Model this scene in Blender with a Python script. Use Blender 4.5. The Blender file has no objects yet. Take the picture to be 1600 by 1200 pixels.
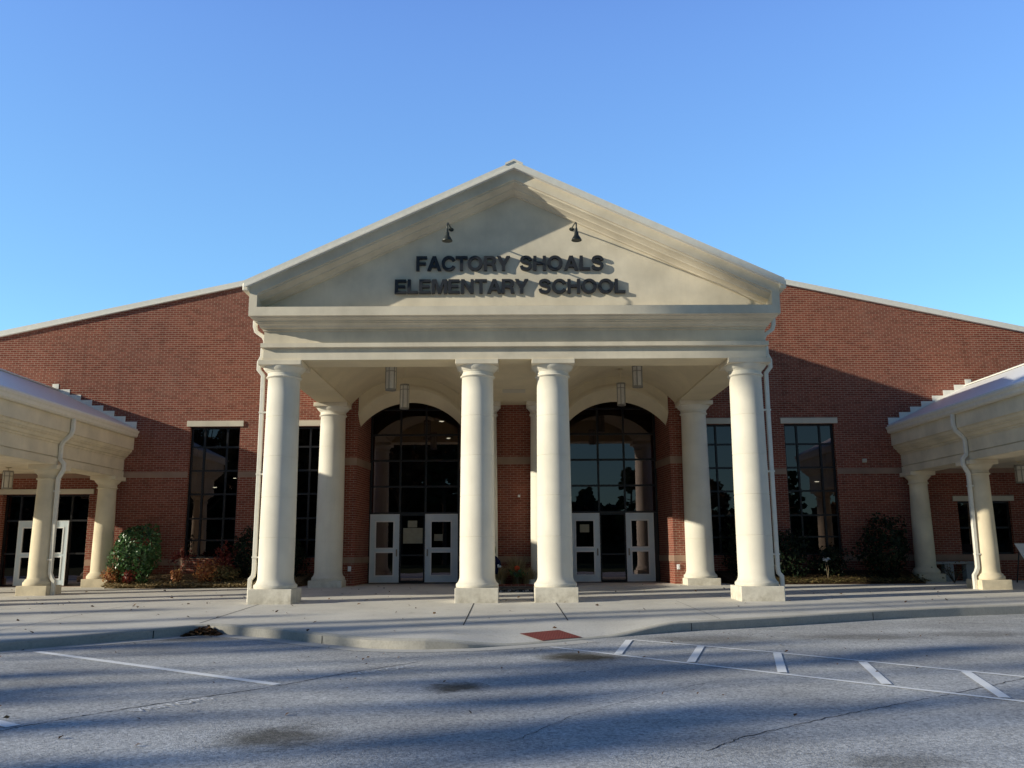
import bpy, bmesh, math, random
from mathutils import Vector, Matrix
import numpy as np

random.seed(7)
SC = bpy.context.scene
COL = SC.collection
rad = math.radians

# ----------------------------------------------------------------- helpers
def wloc(o):
    v = Vector((0, 0, 0))
    while o is not None:
        v = v + o.location
        o = o.parent
    return v

def link(o, parent=None, label=None, cat=None, group=None, kind=None):
    COL.objects.link(o)
    if parent is not None:
        o.parent = parent
    tag(o, label, cat, group, kind)
    return o

def tag(o, label=None, cat=None, group=None, kind=None):
    if label: o['label'] = label
    if cat: o['category'] = cat
    if group: o['group'] = group
    if kind: o['kind'] = kind
    return o

def empty(name, loc, label=None, cat=None, group=None, kind=None, parent=None):
    o = bpy.data.objects.new(name, None)
    o.empty_display_size = 0.3
    o.location = Vector(loc) - (wloc(parent) if parent else Vector((0, 0, 0)))
    return link(o, parent, label, cat, group, kind)

def finish(bm, smooth=False, angle=None):
    bmesh.ops.recalc_face_normals(bm, faces=bm.faces)
    if smooth:
        for f in bm.faces: f.smooth = True

def obj(name, bm, m, parent=None, origin=None, smooth=False, label=None, cat=None, group=None, kind=None, recalc=True, sharp=None):
    """bm is in world coordinates; the object sits at origin (default: the parent's origin, or 0)."""
    if recalc: bmesh.ops.recalc_face_normals(bm, faces=bm.faces)
    if smooth:
        for f in bm.faces: f.smooth = True
    pw = wloc(parent) if parent is not None else Vector((0, 0, 0))
    org = Vector(origin) if origin is not None else pw
    bmesh.ops.translate(bm, verts=bm.verts, vec=-org)
    me = bpy.data.meshes.new(name)
    bm.to_mesh(me); bm.free()
    if smooth and sharp:
        try: me.set_sharp_from_angle(angle=rad(sharp))
        except Exception: pass
    if m: me.materials.append(m)
    o = bpy.data.objects.new(name, me)
    o.location = org - pw
    return link(o, parent, label, cat, group, kind)

def pyobj(name, verts, faces, m, parent=None, origin=None, smooth=False, **kw):
    me = bpy.data.meshes.new(name)
    me.from_pydata(verts, [], faces)
    me.update()
    if smooth: me.polygons.foreach_set('use_smooth', [True] * len(me.polygons))
    if m: me.materials.append(m)
    o = bpy.data.objects.new(name, me)
    pw = wloc(parent) if parent is not None else Vector((0, 0, 0))
    org = Vector(origin) if origin is not None else pw
    o.location = org - pw
    return link(o, parent, **kw)

def copy_tree(o, parent=None):
    c = o.copy()
    COL.objects.link(c)
    if parent is not None: c.parent = parent
    for ch in list(o.children): copy_tree(ch, c)
    return c

def bx(bm, x0, x1, y0, y1, z0, z1, bev=0.0):
    vs = [bm.verts.new(p) for p in ((x0,y0,z0),(x1,y0,z0),(x1,y1,z0),(x0,y1,z0),(x0,y0,z1),(x1,y0,z1),(x1,y1,z1),(x0,y1,z1))]
    fs = [bm.faces.new([vs[i] for i in f]) for f in ((3,2,1,0),(4,5,6,7),(0,1,5,4),(1,2,6,5),(2,3,7,6),(3,0,4,7))]
    if bev > 0:
        es = set(e for f in fs for e in f.edges)
        bmesh.ops.bevel(bm, geom=list(es), offset=bev, segments=2, affect='EDGES', profile=0.5)

def box(name, dims, m, parent=None, bev=0.0, **kw):
    bm = bmesh.new(); bx(bm, *dims, bev=bev)
    return obj(name, bm, m, parent, **kw)

def lathe(bm, cx, cy, prof, n=40, cap=True):
    rings = []
    for r, z in prof:
        rings.append([bm.verts.new((cx + r*math.cos(2*math.pi*i/n), cy + r*math.sin(2*math.pi*i/n), z)) for i in range(n)])
    for a, b in zip(rings[:-1], rings[1:]):
        for i in range(n):
            bm.faces.new((a[i], a[(i+1) % n], b[(i+1) % n], b[i]))
    if cap:
        bm.faces.new(rings[0][::-1]); bm.faces.new(rings[-1])

def tube(bm, pts, radii, n=8, cap=True, flat=None):
    """tube along points; flat=(w,d) makes it a rectangular pipe"""
    pts = [Vector(p) for p in pts]
    rings = []
    prev = None
    for i, p in enumerate(pts):
        if i == 0: t = pts[1] - p
        elif i == len(pts) - 1: t = p - pts[i-1]
        else: t = (pts[i+1] - p).normalized() + (p - pts[i-1]).normalized()
        t.normalize()
        if prev is None:
            up = Vector((0, 1, 0)) if abs(t.y) < 0.9 else Vector((1, 0, 0))
        else:
            up = prev
        s = t.cross(up).normalized()
        u = s.cross(t).normalized()
        prev = u
        r = radii[i] if isinstance(radii, (list, tuple)) else radii
        if flat:
            ring = [bm.verts.new(p + s*a*flat[0]*.5 + u*b*flat[1]*.5) for a, b in ((-1,-.75),(-.75,-1),(.75,-1),(1,-.75),(1,.75),(.75,1),(-.75,1),(-1,.75))]
        else:
            ring = [bm.verts.new(p + (s*math.cos(2*math.pi*k/n) + u*math.sin(2*math.pi*k/n))*r) for k in range(n)]
        rings.append(ring)
    m = len(rings[0])
    for a, b in zip(rings[:-1], rings[1:]):
        for k in range(m):
            bm.faces.new((a[k], a[(k+1) % m], b[(k+1) % m], b[k]))
    if cap:
        bm.faces.new(rings[0][::-1]); bm.faces.new(rings[-1])

# ----------------------------------------------------------------- materials
class NT:
    def __init__(self, name):
        self.m = bpy.data.materials.new(name); self.m.use_nodes = True
        self.t = self.m.node_tree; self.N = self.t.nodes; self.L = self.t.links
        self.bsdf = self.N['Principled BSDF']
    def n(self, typ, **kw):
        nd = self.N.new(typ)
        for k, v in kw.items():
            if k in nd.inputs: nd.inputs[k].default_value = v
            else: setattr(nd, k, v)
        return nd
    def l(self, a, b): self.L.new(a, b)
    def pos(self): return self.n('ShaderNodeNewGeometry').outputs['Position']
    def noise(self, scale, detail=4, rough=.55, vec=None, stretch=None):
        v = vec or self.pos()
        if stretch:
            mp = self.n('ShaderNodeMapping'); mp.inputs['Scale'].default_value = stretch
            self.l(v, mp.inputs['Vector']); v = mp.outputs['Vector']
        nz = self.n('ShaderNodeTexNoise', Scale=scale, Detail=detail, Roughness=rough)
        self.l(v, nz.inputs['Vector'])
        return nz.outputs['Fac']
    def ramp(self, fac, stops):
        r = self.n('ShaderNodeValToRGB')
        while len(r.color_ramp.elements) < len(stops): r.color_ramp.elements.new(.5)
        for e, (p, c) in zip(r.color_ramp.elements, stops):
            e.position = p; e.color = (*c, 1) if len(c) == 3 else c
        self.l(fac, r.inputs['Fac'])
        return r.outputs['Color']
    def mix(self, a, b, fac, mode='MIX'):
        x = self.n('ShaderNodeMix', data_type='RGBA', blend_type=mode)
        for s, v in ((x.inputs[0], fac), (x.inputs[6], a), (x.inputs[7], b)):
            if hasattr(v, 'is_output'): self.l(v, s)
            elif isinstance(v, (int, float)): s.default_value = v
            else: s.default_value = (*v, 1)
        return x.outputs[2]
    def math(self, op, a, b=None):
        x = self.n('ShaderNodeMath', operation=op)
        for s, v in zip(x.inputs, (a, b)):
            if v is None: continue
            if hasattr(v, 'is_output'): self.l(v, s)
            else: s.default_value = v
        return x.outputs[0]
    def bump(self, h, strength=.3, dist=.01):
        b = self.n('ShaderNodeBump', Strength=strength, Distance=dist)
        self.l(h, b.inputs['Height']); self.l(b.outputs['Normal'], self.bsdf.inputs['Normal'])
    def out(self, color=None, rough=.8, spec=.3, metal=0.0):
        if color is not None:
            s = self.bsdf.inputs['Base Color']
            if hasattr(color, 'is_output'): self.l(color, s)
            else: s.default_value = (*color, 1)
        if hasattr(rough, 'is_output'): self.l(rough, self.bsdf.inputs['Roughness'])
        else: self.bsdf.inputs['Roughness'].default_value = rough
        self.bsdf.inputs['Specular IOR Level'].default_value = spec
        self.bsdf.inputs['Metallic'].default_value = metal
        return self.m

def m_stucco(name, c, var=.12, rough=.85, streak=True, grime=0.0):
    t = NT(name)
    a = t.noise(1.3, 5); b = t.noise(40, 3)
    dark = tuple(x*(1-var*1.8) for x in c); light = tuple(min(1, x*(1+var*.5)) for x in c)
    col = t.ramp(a, [(.3, dark), (.7, light)])
    if streak:
        s = t.noise(3.0, 5, .6, stretch=(3, 3, .25))
        col = t.mix(col, tuple(x*.72 for x in c), t.math('MULTIPLY', t.ramp(s, [(.52, (0,0,0)), (.75, (1,1,1))]), .2))
    if grime:
        sp = t.n('ShaderNodeSeparateXYZ'); t.l(t.pos(), sp.inputs[0])
        mr = t.n('ShaderNodeMapRange'); t.l(sp.outputs['Z'], mr.inputs['Value'])
        for k, v in (('From Min', .02), ('From Max', .55), ('To Min', 1.0), ('To Max', 0.0)): mr.inputs[k].default_value = v
        gr = t.math('MULTIPLY', t.math('MULTIPLY', mr.outputs[0], t.ramp(t.noise(5, 5, .65), [(.35, (0,0,0)), (.65, (1,1,1))])), grime)
        col = t.mix(col, (.30, .26, .19), gr)
        fl = t.noise(22, 4, .7)
        col = t.mix(col, tuple(x*.6 for x in c), t.math('MULTIPLY', t.ramp(fl, [(.64, (0,0,0)), (.72, (1,1,1))]), .22))
    t.bump(t.math('ADD', b, t.math('MULTIPLY', t.noise(160, 2), .5)), .12, .004)
    return t.out(col, rough, .25)

def m_plain(name, c, rough=.5, spec=.4, metal=0.0, var=.08, scale=8):
    t = NT(name)
    col = t.ramp(t.noise(scale, 4), [(.3, tuple(x*(1-var) for x in c)), (.7, tuple(min(1, x*(1+var)) for x in c))])
    return t.out(col, rough, spec, metal)

def m_brick(name, base=1.0):
    t = NT(name)
    g = t.n('ShaderNodeNewGeometry')
    sp = t.n('ShaderNodeSeparateXYZ'); t.l(g.outputs['Position'], sp.inputs[0])
    sn = t.n('ShaderNodeSeparateXYZ'); t.l(g.outputs['True Normal'], sn.inputs[0])
    isx = t.math('GREATER_THAN', t.math('ABSOLUTE', sn.outputs['X']), .6)
    u = t.math('ADD', t.math('MULTIPLY', sp.outputs['X'], t.math('SUBTRACT', 1.0, isx)), t.math('MULTIPLY', sp.outputs['Y'], isx))
    cv = t.n('ShaderNodeCombineXYZ'); t.l(u, cv.inputs[0]); t.l(sp.outputs['Z'], cv.inputs[1])
    br = t.n('ShaderNodeTexBrick'); t.l(cv.outputs[0], br.inputs['Vector'])
    br.inputs['Scale'].default_value = 1.0
    br.inputs['Brick Width'].default_value = .203; br.inputs['Row Height'].default_value = .0677
    br.inputs['Mortar Size'].default_value = .0065; br.inputs['Mortar Smooth'].default_value = .2
    br.inputs['Bias'].default_value = -.25
    br.inputs['Color1'].default_value = (.185*base, .050*base, .034*base, 1)
    br.inputs['Color2'].default_value = (.265*base, .080*base, .054*base, 1)
    br.inputs['Mortar'].default_value = (.35*base, .26*base, .20*base, 1)
    cell = t.n('ShaderNodeCombineXYZ')
    row = t.math('FLOOR', t.math('DIVIDE', sp.outputs['Z'], .0677))
    odd = t.math('MULTIPLY', t.math('MODULO', t.math('ABSOLUTE', row), 2.0), .5)
    t.l(t.math('FLOOR', t.math('ADD', t.math('DIVIDE', u, .203), odd)), cell.inputs[0]); t.l(row, cell.inputs[1])
    wn = t.n('ShaderNodeTexWhiteNoise'); t.l(cell.outputs[0], wn.inputs['Vector'])
    col = t.mix(br.outputs['Color'], t.mix(br.outputs['Color'], (.55, .5, .48), 1.0, 'MULTIPLY'), t.math('MULTIPLY', t.math('GREATER_THAN', wn.outputs['Value'], .86), .35))
    big = t.noise(.35, 5)
    col = t.mix(col, t.mix(col, (1.18, 1.1, 1.0), 1.0, 'MULTIPLY'), t.ramp(big, [(.35, (0,0,0)), (.7, (1,1,1))]))
    wash = t.noise(1.1, 5, .62, stretch=(1.0, 1.0, .5))
    col = t.mix(col, (.44*base, .33*base, .26*base), t.math('MULTIPLY', t.ramp(wash, [(.55, (0,0,0)), (.8, (1,1,1))]), .12))
    drip = t.noise(2.2, 5, .65, stretch=(2.0, 2.0, .12))
    col = t.mix(col, t.mix(col, (.62, .60, .60), 1.0, 'MULTIPLY'), t.math('MULTIPLY', t.ramp(drip, [(.55, (0,0,0)), (.72, (1,1,1))]), .5))
    h = t.math('ADD', t.math('MULTIPLY', t.math('SUBTRACT', 1.0, br.outputs['Fac']), 1.0), t.math('MULTIPLY', t.noise(45, 3), .35))
    t.bump(h, .55, .006)
    return t.out(col, .88, .2)

def m_leaf(name, cols, rough=.5, trans=.25, spec=.35):
    t = NT(name)
    g = t.n('ShaderNodeNewGeometry')
    c = t.ramp(g.outputs['Random Per Island'], [(i/(max(1, len(cols)-1)), x) for i, x in enumerate(cols)])
    m = t.out(c, rough, spec)
    if trans > 0:
        tr = t.n('ShaderNodeBsdfTranslucent'); t.l(c, tr.inputs['Color'])
        mx = t.n('ShaderNodeMixShader'); mx.inputs[0].default_value = trans
        t.l(t.bsdf.outputs[0], mx.inputs[1]); t.l(tr.outputs[0], mx.inputs[2])
        t.l(mx.outputs[0], t.N['Material Output'].inputs['Surface'])
    return m

def m_glass(name, tint=(.13,.14,.14), refl=(.88,.74,.80), f0=.105):
    t = NT(name)
    tr = t.n('ShaderNodeBsdfTransparent'); tr.inputs['Color'].default_value = (*tint, 1)
    gl = t.n('ShaderNodeBsdfGlossy'); gl.inputs['Color'].default_value = (*refl, 1); gl.inputs['Roughness'].default_value = .0
    w = t.noise(.9, 2)
    b = t.n('ShaderNodeBump', Strength=.03, Distance=.02); t.l(w, b.inputs['Height']); t.l(b.outputs['Normal'], gl.inputs['Normal'])
    lw = t.n('ShaderNodeLayerWeight', Blend=.25)
    f = t.math('ADD', t.math('MULTIPLY', lw.outputs['Fresnel'], .55), f0)
    mx = t.n('ShaderNodeMixShader'); t.l(f, mx.inputs[0]); t.l(tr.outputs[0], mx.inputs[1]); t.l(gl.outputs[0], mx.inputs[2])
    t.l(mx.outputs[0], t.N['Material Output'].inputs['Surface'])
    t.N.remove(t.bsdf)
    return t.m

def m_emit(name, c, s):
    t = NT(name)
    e = t.n('ShaderNodeEmission'); e.inputs['Color'].default_value = (*c, 1); e.inputs['Strength'].default_value = s
    t.l(e.outputs[0], t.N['Material Output'].inputs['Surface'])
    return t.m

def m_asphalt():
    t = NT('worn_asphalt')
    fine = t.noise(70, 2, .6); mid = t.noise(17, 5, .7); big = t.noise(.45, 5, .6)
    vo = t.n('ShaderNodeTexVoronoi', Scale=48.0); t.l(t.pos(), vo.inputs['Vector'])
    sp0 = t.n('ShaderNodeSeparateColor'); t.l(vo.outputs['Color'], sp0.inputs[0])
    col = t.ramp(t.math('ADD', t.math('MULTIPLY', fine, .5), t.math('MULTIPLY', sp0.outputs[0], .5)), [(.18, (.27, .275, .285)), (.36, (.40, .405, .41)), (.55, (.50, .505, .51)), (.82, (.66, .66, .655))])
    col = t.mix(col, t.mix(col, (.72, .72, .73), 1.0, 'MULTIPLY'), t.ramp(mid, [(.47, (0,0,0)), (.66, (1,1,1))]))
    col = t.mix(col, t.mix(col, (.76, .75, .74), 1.0, 'MULTIPLY'), t.ramp(big, [(.42, (0,0,0)), (.66, (1,1,1))]))
    wear = t.noise(1.7, 6, .7, stretch=(.35, 1.0, 1.0))
    col = t.mix(col, t.mix(col, (1.22, 1.21, 1.18), 1.0, 'MULTIPLY'), t.ramp(wear, [(.45, (0,0,0)), (.68, (1,1,1))]))
    # oil and water stains at their places on the lot
    p = t.pos()
    jit = t.n('ShaderNodeTexNoise', Scale=2.6, Detail=5, Roughness=.65)
    t.l(p, jit.inputs['Vector'])
    add = t.n('ShaderNodeVectorMath', operation='MULTIPLY_ADD'); t.l(jit.outputs['Color'], add.inputs[0]); add.inputs[1].default_value = (.55, .9, 0); t.l(p, add.inputs[2])
    total = None
    for (x, y, a, b, s) in ((.80, -8.10, .62, .5, 1.0), (-.75, -10.5, .36, .36, .9), (-2.1, -12.9, .5, .42, .8), (-5.3, -5.5, .9, .4, .55), (3.1, -6.1, 1.1, .55, .5), (5.6, -5.9, 1.2, .5, .45), (7.6, -5.6, 1.2, .5, .4), (2.6, -13.9, .6, .3, .5), (-6.2, -10.0, 1.5, .5, .25)):
        sub = t.n('ShaderNodeVectorMath', operation='SUBTRACT'); t.l(add.outputs[0], sub.inputs[0]); sub.inputs[1].default_value = (x+.275, y+.45, 0)
        sc = t.n('ShaderNodeVectorMath', operation='MULTIPLY'); t.l(sub.outputs[0], sc.inputs[0]); sc.inputs[1].default_value = (1/a, 1/b, 0)
        ln = t.n('ShaderNodeVectorMath', operation='LENGTH'); t.l(sc.outputs[0], ln.inputs[0])
        mr = t.n('ShaderNodeMapRange'); t.l(ln.outputs['Value'], mr.inputs['Value'])
        for k, v in (('From Min', .45), ('From Max', 1.15), ('To Min', s), ('To Max', 0.0)): mr.inputs[k].default_value = v
        total = mr.outputs[0] if total is None else t.math('MAXIMUM', total, mr.outputs[0])
    col = t.mix(col, t.mix(col, (.20, .185, .15), 1.0, 'MULTIPLY'), total)
    # scattered dark flecks
    sp = t.noise(7.5, 3, .6, stretch=(1.0, 1.5, 1.0))
    col = t.mix(col, (.07, .065, .06), t.math('MULTIPLY', t.ramp(sp, [(.70, (0,0,0)), (.75, (1,1,1))]), .7))
    t.bump(t.math('ADD', fine, t.math('MULTIPLY', mid, .6)), .6, .012)
    return t.out(col, .92, .12)

def m_concrete(name, c, s=1.0):
    t = NT(name)
    a = t.noise(.8*s, 6, .6); b = t.noise(30, 4, .65); st = t.noise(3.2, 5, .6)
    col = t.ramp(a, [(.3, tuple(x*.82 for x in c)), (.68, tuple(x*1.06 for x in c))])
    col = t.mix(col, t.mix(col, (.8, .79, .77), 1.0, 'MULTIPLY'), t.ramp(b, [(.45, (0,0,0)), (.75, (1,1,1))]))
    col = t.mix(col, t.mix(col, (.62, .60, .56), 1.0, 'MULTIPLY'), t.math('MULTIPLY', t.ramp(st, [(.56, (0,0,0)), (.72, (1,1,1))]), .55))
    t.bump(b, .2, .004)
    return t.out(col, .88, .25)

def m_ground(name, c1, c2, c3, scale=18):
    t = NT(name)
    a = t.noise(scale, 6, .7); b = t.noise(scale*4, 3, .6)
    col = t.ramp(a, [(.32, c1), (.5, c2), (.7, c3)])
    t.bump(t.math('ADD', a, b), .9, .03)
    return t.out(col, .95, .1)

M = {}
M['eifs'] = m_stucco('cream_stucco', (.80, .71, .555))
M['stone'] = m_stucco('cream_cast_stone', (.80, .745, .63), .06, grime=.6)
M['canopy'] = m_stucco('cream_walkway_stucco', (.79, .68, .49), grime=.5)
M['lintel'] = m_stucco('cast_stone_trim', (.62, .56, .45), .08)
M['brick'] = m_brick('red_brick')
M['band'] = m_stucco('tan_brick_band', (.34, .225, .165), .15)
M['metal_roof'] = m_plain('pale_metal_roof', (.78, .78, .77), .38, .5, .0, .05)
M['roof_trim'] = m_plain('cream_metal_trim', (.80, .77, .69), .45, .4, 0, .05)
M['gutter'] = m_plain('cream_gutter_paint', (.80, .74, .61), .4, .5, 0, .05)
M['pipe'] = m_plain('cream_downspout_paint', (.80, .76, .66), .4, .5, 0, .06)
M['door'] = m_plain('pale_grey_door_paint', (.68, .77, .82), .42, .5, 0, .05, 3)
M['doortrim'] = m_plain('white_door_trim', (.82, .84, .84), .4, .5, 0, .04)
M['frame'] = m_plain('dark_bronze_frame', (.016, .015, .016), .4, .5, .3, .1)
M['glass'] = m_glass('tinted_window_glass')
M['letters'] = m_plain('dark_bronze_letters', (.030, .032, .038), .5, .4, .2, .1)
M['lampmetal'] = m_plain('dark_green_lamp_metal', (.05, .055, .045), .4, .5, .2, .1)
M['lantern'] = m_plain('frosted_lantern_glass', (.62, .58, .50), .35, .5, 0, .06, 20)
M['lanternmetal'] = m_plain('brushed_lantern_metal', (.30, .28, .24), .4, .5, .4, .1)
M['asphalt'] = m_asphalt()
M['walk'] = m_concrete('broom_finished_concrete', (.70, .67, .61))
M['pan'] = m_concrete('gutter_pan_concrete', (.60, .58, .54), 2)
M['curbface'] = m_concrete('shaded_stained_curb_face', (.47, .445, .395), 4)  # colour darkened to carry the face's shade, besides its staining
M['curbtop'] = m_concrete('curb_top_concrete', (.58, .55, .47), 3)
M['benchstone'] = m_concrete('grey_bench_concrete', (.34, .34, .33), 3)
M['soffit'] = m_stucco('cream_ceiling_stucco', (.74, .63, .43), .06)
def m_paint():
    t = NT('white_road_paint')
    w = t.noise(38, 4, .7); b = t.noise(3.5, 4, .6)
    col = t.ramp(t.math('ADD', t.math('MULTIPLY', w, .75), t.math('MULTIPLY', b, .25)), [(.30, (.45, .45, .45)), (.42, (.88, .88, .87))])
    t.bump(w, .4, .006)
    return t.out(col, .85, .2)
M['paint'] = m_paint()
M['paintold'] = m_plain('faded_road_paint', (.80, .80, .80), .85, .2, 0, .12, 60)
M['crack'] = m_plain('dark_joint_filler', (.03, .03, .03), .9, .1)
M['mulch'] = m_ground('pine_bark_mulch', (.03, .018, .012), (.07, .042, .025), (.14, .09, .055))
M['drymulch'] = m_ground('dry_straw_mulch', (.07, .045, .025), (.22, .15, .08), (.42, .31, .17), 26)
M['grassland'] = m_ground('far_lawn', (.03, .045, .015), (.06, .075, .03), (.10, .10, .05), 3)
M['hill'] = m_ground('dark_backdrop_slope', (.010, .014, .006), (.022, .026, .012), (.045, .035, .018), 1.2)
M['interior'] = m_plain('interior_wall_paint', (.20, .15, .11), .9, .1)
M['interiorfloor'] = m_plain('interior_floor', (.08, .07, .06), .5, .3)
M['bulb'] = m_emit('lit_lamp', (1.0, .86, .62), 5.0)
M['paper'] = m_plain('notice_paper', (.34, .33, .25), .8, .2)
M['bark'] = m_ground('tree_bark', (.03, .024, .018), (.07, .055, .042), (.12, .10, .08), 14)
M['white'] = m_plain('white_plastic', (.75, .76, .78), .4, .5)
M['black'] = m_plain('black_painted_steel', (.02, .02, .022), .4, .5)
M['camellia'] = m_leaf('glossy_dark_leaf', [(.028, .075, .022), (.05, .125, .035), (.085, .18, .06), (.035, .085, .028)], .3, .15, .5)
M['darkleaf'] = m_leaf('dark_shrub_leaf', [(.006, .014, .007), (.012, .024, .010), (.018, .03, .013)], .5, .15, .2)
M['nandina'] = m_leaf('red_orange_leaf', [(.22, .05, .025), (.42, .15, .05), (.50, .26, .10), (.28, .07, .04), (.44, .32, .12)], .5, .3)
M['redleaf'] = m_leaf('deep_red_leaf', [(.10, .015, .015), (.20, .03, .025), (.26, .06, .03)], .45, .3)
M['olive'] = m_leaf('olive_leaf', [(.09, .09, .03), (.16, .13, .05), (.24, .17, .07), (.10, .08, .03)], .55, .3)
M['dry'] = m_leaf('dry_blade', [(.28, .21, .10), (.44, .34, .18), (.58, .46, .26), (.20, .15, .08)], .7, .25, .2)
M['litter'] = m_leaf('fallen_leaf', [(.10, .05, .025), (.16, .085, .04), (.07, .035, .02), (.22, .13, .06)], .8, .05, .1)
M['treegreen'] = m_leaf('pine_needles', [(.018, .035, .014), (.03, .05, .02), (.045, .065, .025)], .6, .2, .2)
M['treefall'] = m_leaf('autumn_foliage', [(.10, .045, .02), (.16, .08, .03), (.07, .05, .02), (.20, .12, .05)], .6, .3, .2)
M['orange'] = m_leaf('orange_petal', [(.62, .08, .02), (.75, .12, .03)], .5, .2)
M['navy'] = m_plain('navy_cloth', (.012, .016, .05), .9, .1)
M['straw'] = m_plain('pale_straw', (.42, .42, .26), .9, .1, 0, .3, 60)
M['twig'] = m_plain('dry_twig', (.26, .20, .13), .9, .1)

def m_gravel():
    t = NT('river_gravel')
    v = t.n('ShaderNodeTexVoronoi', Scale=17.0); t.l(t.pos(), v.inputs['Vector'])
    col = t.mix(t.ramp(v.outputs['Color'], [(.1, (.05, .05, .055)), (.5, (.16, .16, .17)), (.9, (.34, .34, .35))]), (.01, .01, .01), t.ramp(v.outputs['Distance'], [(.25, (0,0,0)), (.6, (1,1,1))]))
    t.bump(t.math('SUBTRACT', 1.0, v.outputs['Distance']), 1.0, .03)
    return t.out(col, .7, .3)
M['gravel'] = m_gravel()

def m_pad():
    t = NT('red_tactile_paving')
    p = t.pos()
    mp = t.n('ShaderNodeMapping'); mp.inputs['Rotation'].default_value = (0, 0, rad(-38)); mp.inputs['Scale'].default_value = (17, 17, 0)
    t.l(p, mp.inputs['Vector'])
    fr = t.n('ShaderNodeVectorMath', operation='FRACTION'); t.l(mp.outputs[0], fr.inputs[0])
    sb = t.n('ShaderNodeVectorMath', operation='SUBTRACT'); t.l(fr.outputs[0], sb.inputs[0]); sb.inputs[1].default_value = (.5, .5, 0)
    mu = t.n('ShaderNodeVectorMath', operation='MULTIPLY'); t.l(sb.outputs[0], mu.inputs[0]); mu.inputs[1].default_value = (1, 1, 0)
    ln = t.n('ShaderNodeVectorMath', operation='LENGTH'); t.l(mu.outputs[0], ln.inputs[0])
    h = t.ramp(ln.outputs['Value'], [(.2, (1,1,1)), (.34, (0,0,0))])
    col = t.mix((.22, .055, .045), (.34, .10, .085), h)
    t.bump(h, .8, .01)
    return t.out(col, .8, .2)
M['pad'] = m_pad()

# ----------------------------------------------------------------- camera, sun, sky
cam = bpy.data.cameras.new('camera')
co = bpy.data.objects.new('camera', cam); COL.objects.link(co)
cam.sensor_width = 36.0
cam.lens = 36.0*1373.16/1600.0
cam.clip_start = .1; cam.clip_end = 3000
yaw, pitch, roll = .0054, .1867, -.0061
cy, sy, cp, spp, cr, sr = math.cos(yaw), math.sin(yaw), math.cos(pitch), math.sin(pitch), math.cos(roll), math.sin(roll)
fw = Vector((sy*cp, cy*cp, spp)); rt = Vector((cy, -sy, 0)); up = rt.cross(fw)
r2 = rt*cr + up*sr; u2 = up*cr - rt*sr
co.matrix_world = Matrix(((r2.x, u2.x, -fw.x, -.1834), (r2.y, u2.y, -fw.y, -20.5864), (r2.z, u2.z, -fw.z, 1.1465), (0, 0, 0, 1)))
SC.camera = co

SUN_AZ, SUN_EL = 72.0, 17.2     # degrees left of the facade's outward normal, elevation
sd = Vector((-math.sin(rad(SUN_AZ))*math.cos(rad(SUN_EL)), -math.cos(rad(SUN_AZ))*math.cos(rad(SUN_EL)), math.sin(rad(SUN_EL))))
sl = bpy.data.lights.new('sun', 'SUN'); sl.energy = 5.0; sl.angle = rad(.53); sl.color = (1.0, .935, .765)
so = bpy.data.objects.new('sun', sl); COL.objects.link(so)
so.rotation_euler = sd.to_track_quat('Z', 'Y').to_euler(); so.location = sd*60

W = bpy.data.worlds.new('World'); SC.world = W; W.use_nodes = True
wn = W.node_tree.nodes; wl = W.node_tree.links
sky = wn.new('ShaderNodeTexSky'); sky.sky_type = 'NISHITA'; sky.sun_disc = False
sky.sun_elevation = rad(SUN_EL); sky.sun_rotation = math.atan2(sd.x, sd.y)
sky.altitude = 200; sky.air_density = 1.0; sky.dust_density = .6; sky.ozone_density = 1.6
bg = wn['Background']; bg.inputs['Strength'].default_value = .15
gm = wn.new('ShaderNodeGamma'); gm.inputs['Gamma'].default_value = .55        # soften the glow around the sun, lift the far sky
wl.new(sky.outputs[0], gm.inputs['Color'])
gn = wn.new('ShaderNodeMix'); gn.data_type = 'RGBA'; gn.blend_type = 'MULTIPLY'; gn.inputs[0].default_value = 1.0
gn.clamp_result = False; gn.inputs[7].default_value = (1.62, 2.60, 3.75, 1)
wl.new(gm.outputs[0], gn.inputs[6])
# darken the sky overhead and behind the lot to weaken the facade's fill light
tc = wn.new('ShaderNodeTexCoord'); sx = wn.new('ShaderNodeSeparateXYZ'); wl.new(tc.outputs['Generated'], sx.inputs[0])
def wmap(sock, a, b, c, d):
    m_ = wn.new('ShaderNodeMapRange'); m_.interpolation_type = 'SMOOTHSTEP'; wl.new(sock, m_.inputs['Value'])
    for k_, v_ in (('From Min', a), ('From Max', b), ('To Min', c), ('To Max', d)): m_.inputs[k_].default_value = v_
    return m_.outputs[0]
mz = wmap(sx.outputs['Z'], .5, 1.0, 1.0, .50); my = wmap(sx.outputs['Y'], -.10, .66, .33, 1.0)
mm = wn.new('ShaderNodeMath'); mm.operation = 'MULTIPLY'; wl.new(mz, mm.inputs[0]); wl.new(my, mm.inputs[1])
g2_ = wn.new('ShaderNodeMix'); g2_.data_type = 'RGBA'; g2_.blend_type = 'MULTIPLY'; g2_.inputs[0].default_value = 1.0; g2_.clamp_result = False
wl.new(gn.outputs[2], g2_.inputs[6]); wl.new(mm.outputs[0], g2_.inputs[7])
er = wn.new('ShaderNodeValToRGB'); wl.new(sx.outputs['Z'], er.inputs['Fac'])
er.color_ramp.elements.new(.3)
for e_, (p_, c_) in zip(er.color_ramp.elements, ((.05, (1.12, 1.26, .95)), (.27, (.87, .95, .91)), (.58, (.72, .73, .93)))):
    e_.position = p_; e_.color = (*c_, 1)
g3_ = wn.new('ShaderNodeMix'); g3_.data_type = 'RGBA'; g3_.blend_type = 'MULTIPLY'; g3_.inputs[0].default_value = 1.0; g3_.clamp_result = False
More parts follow.
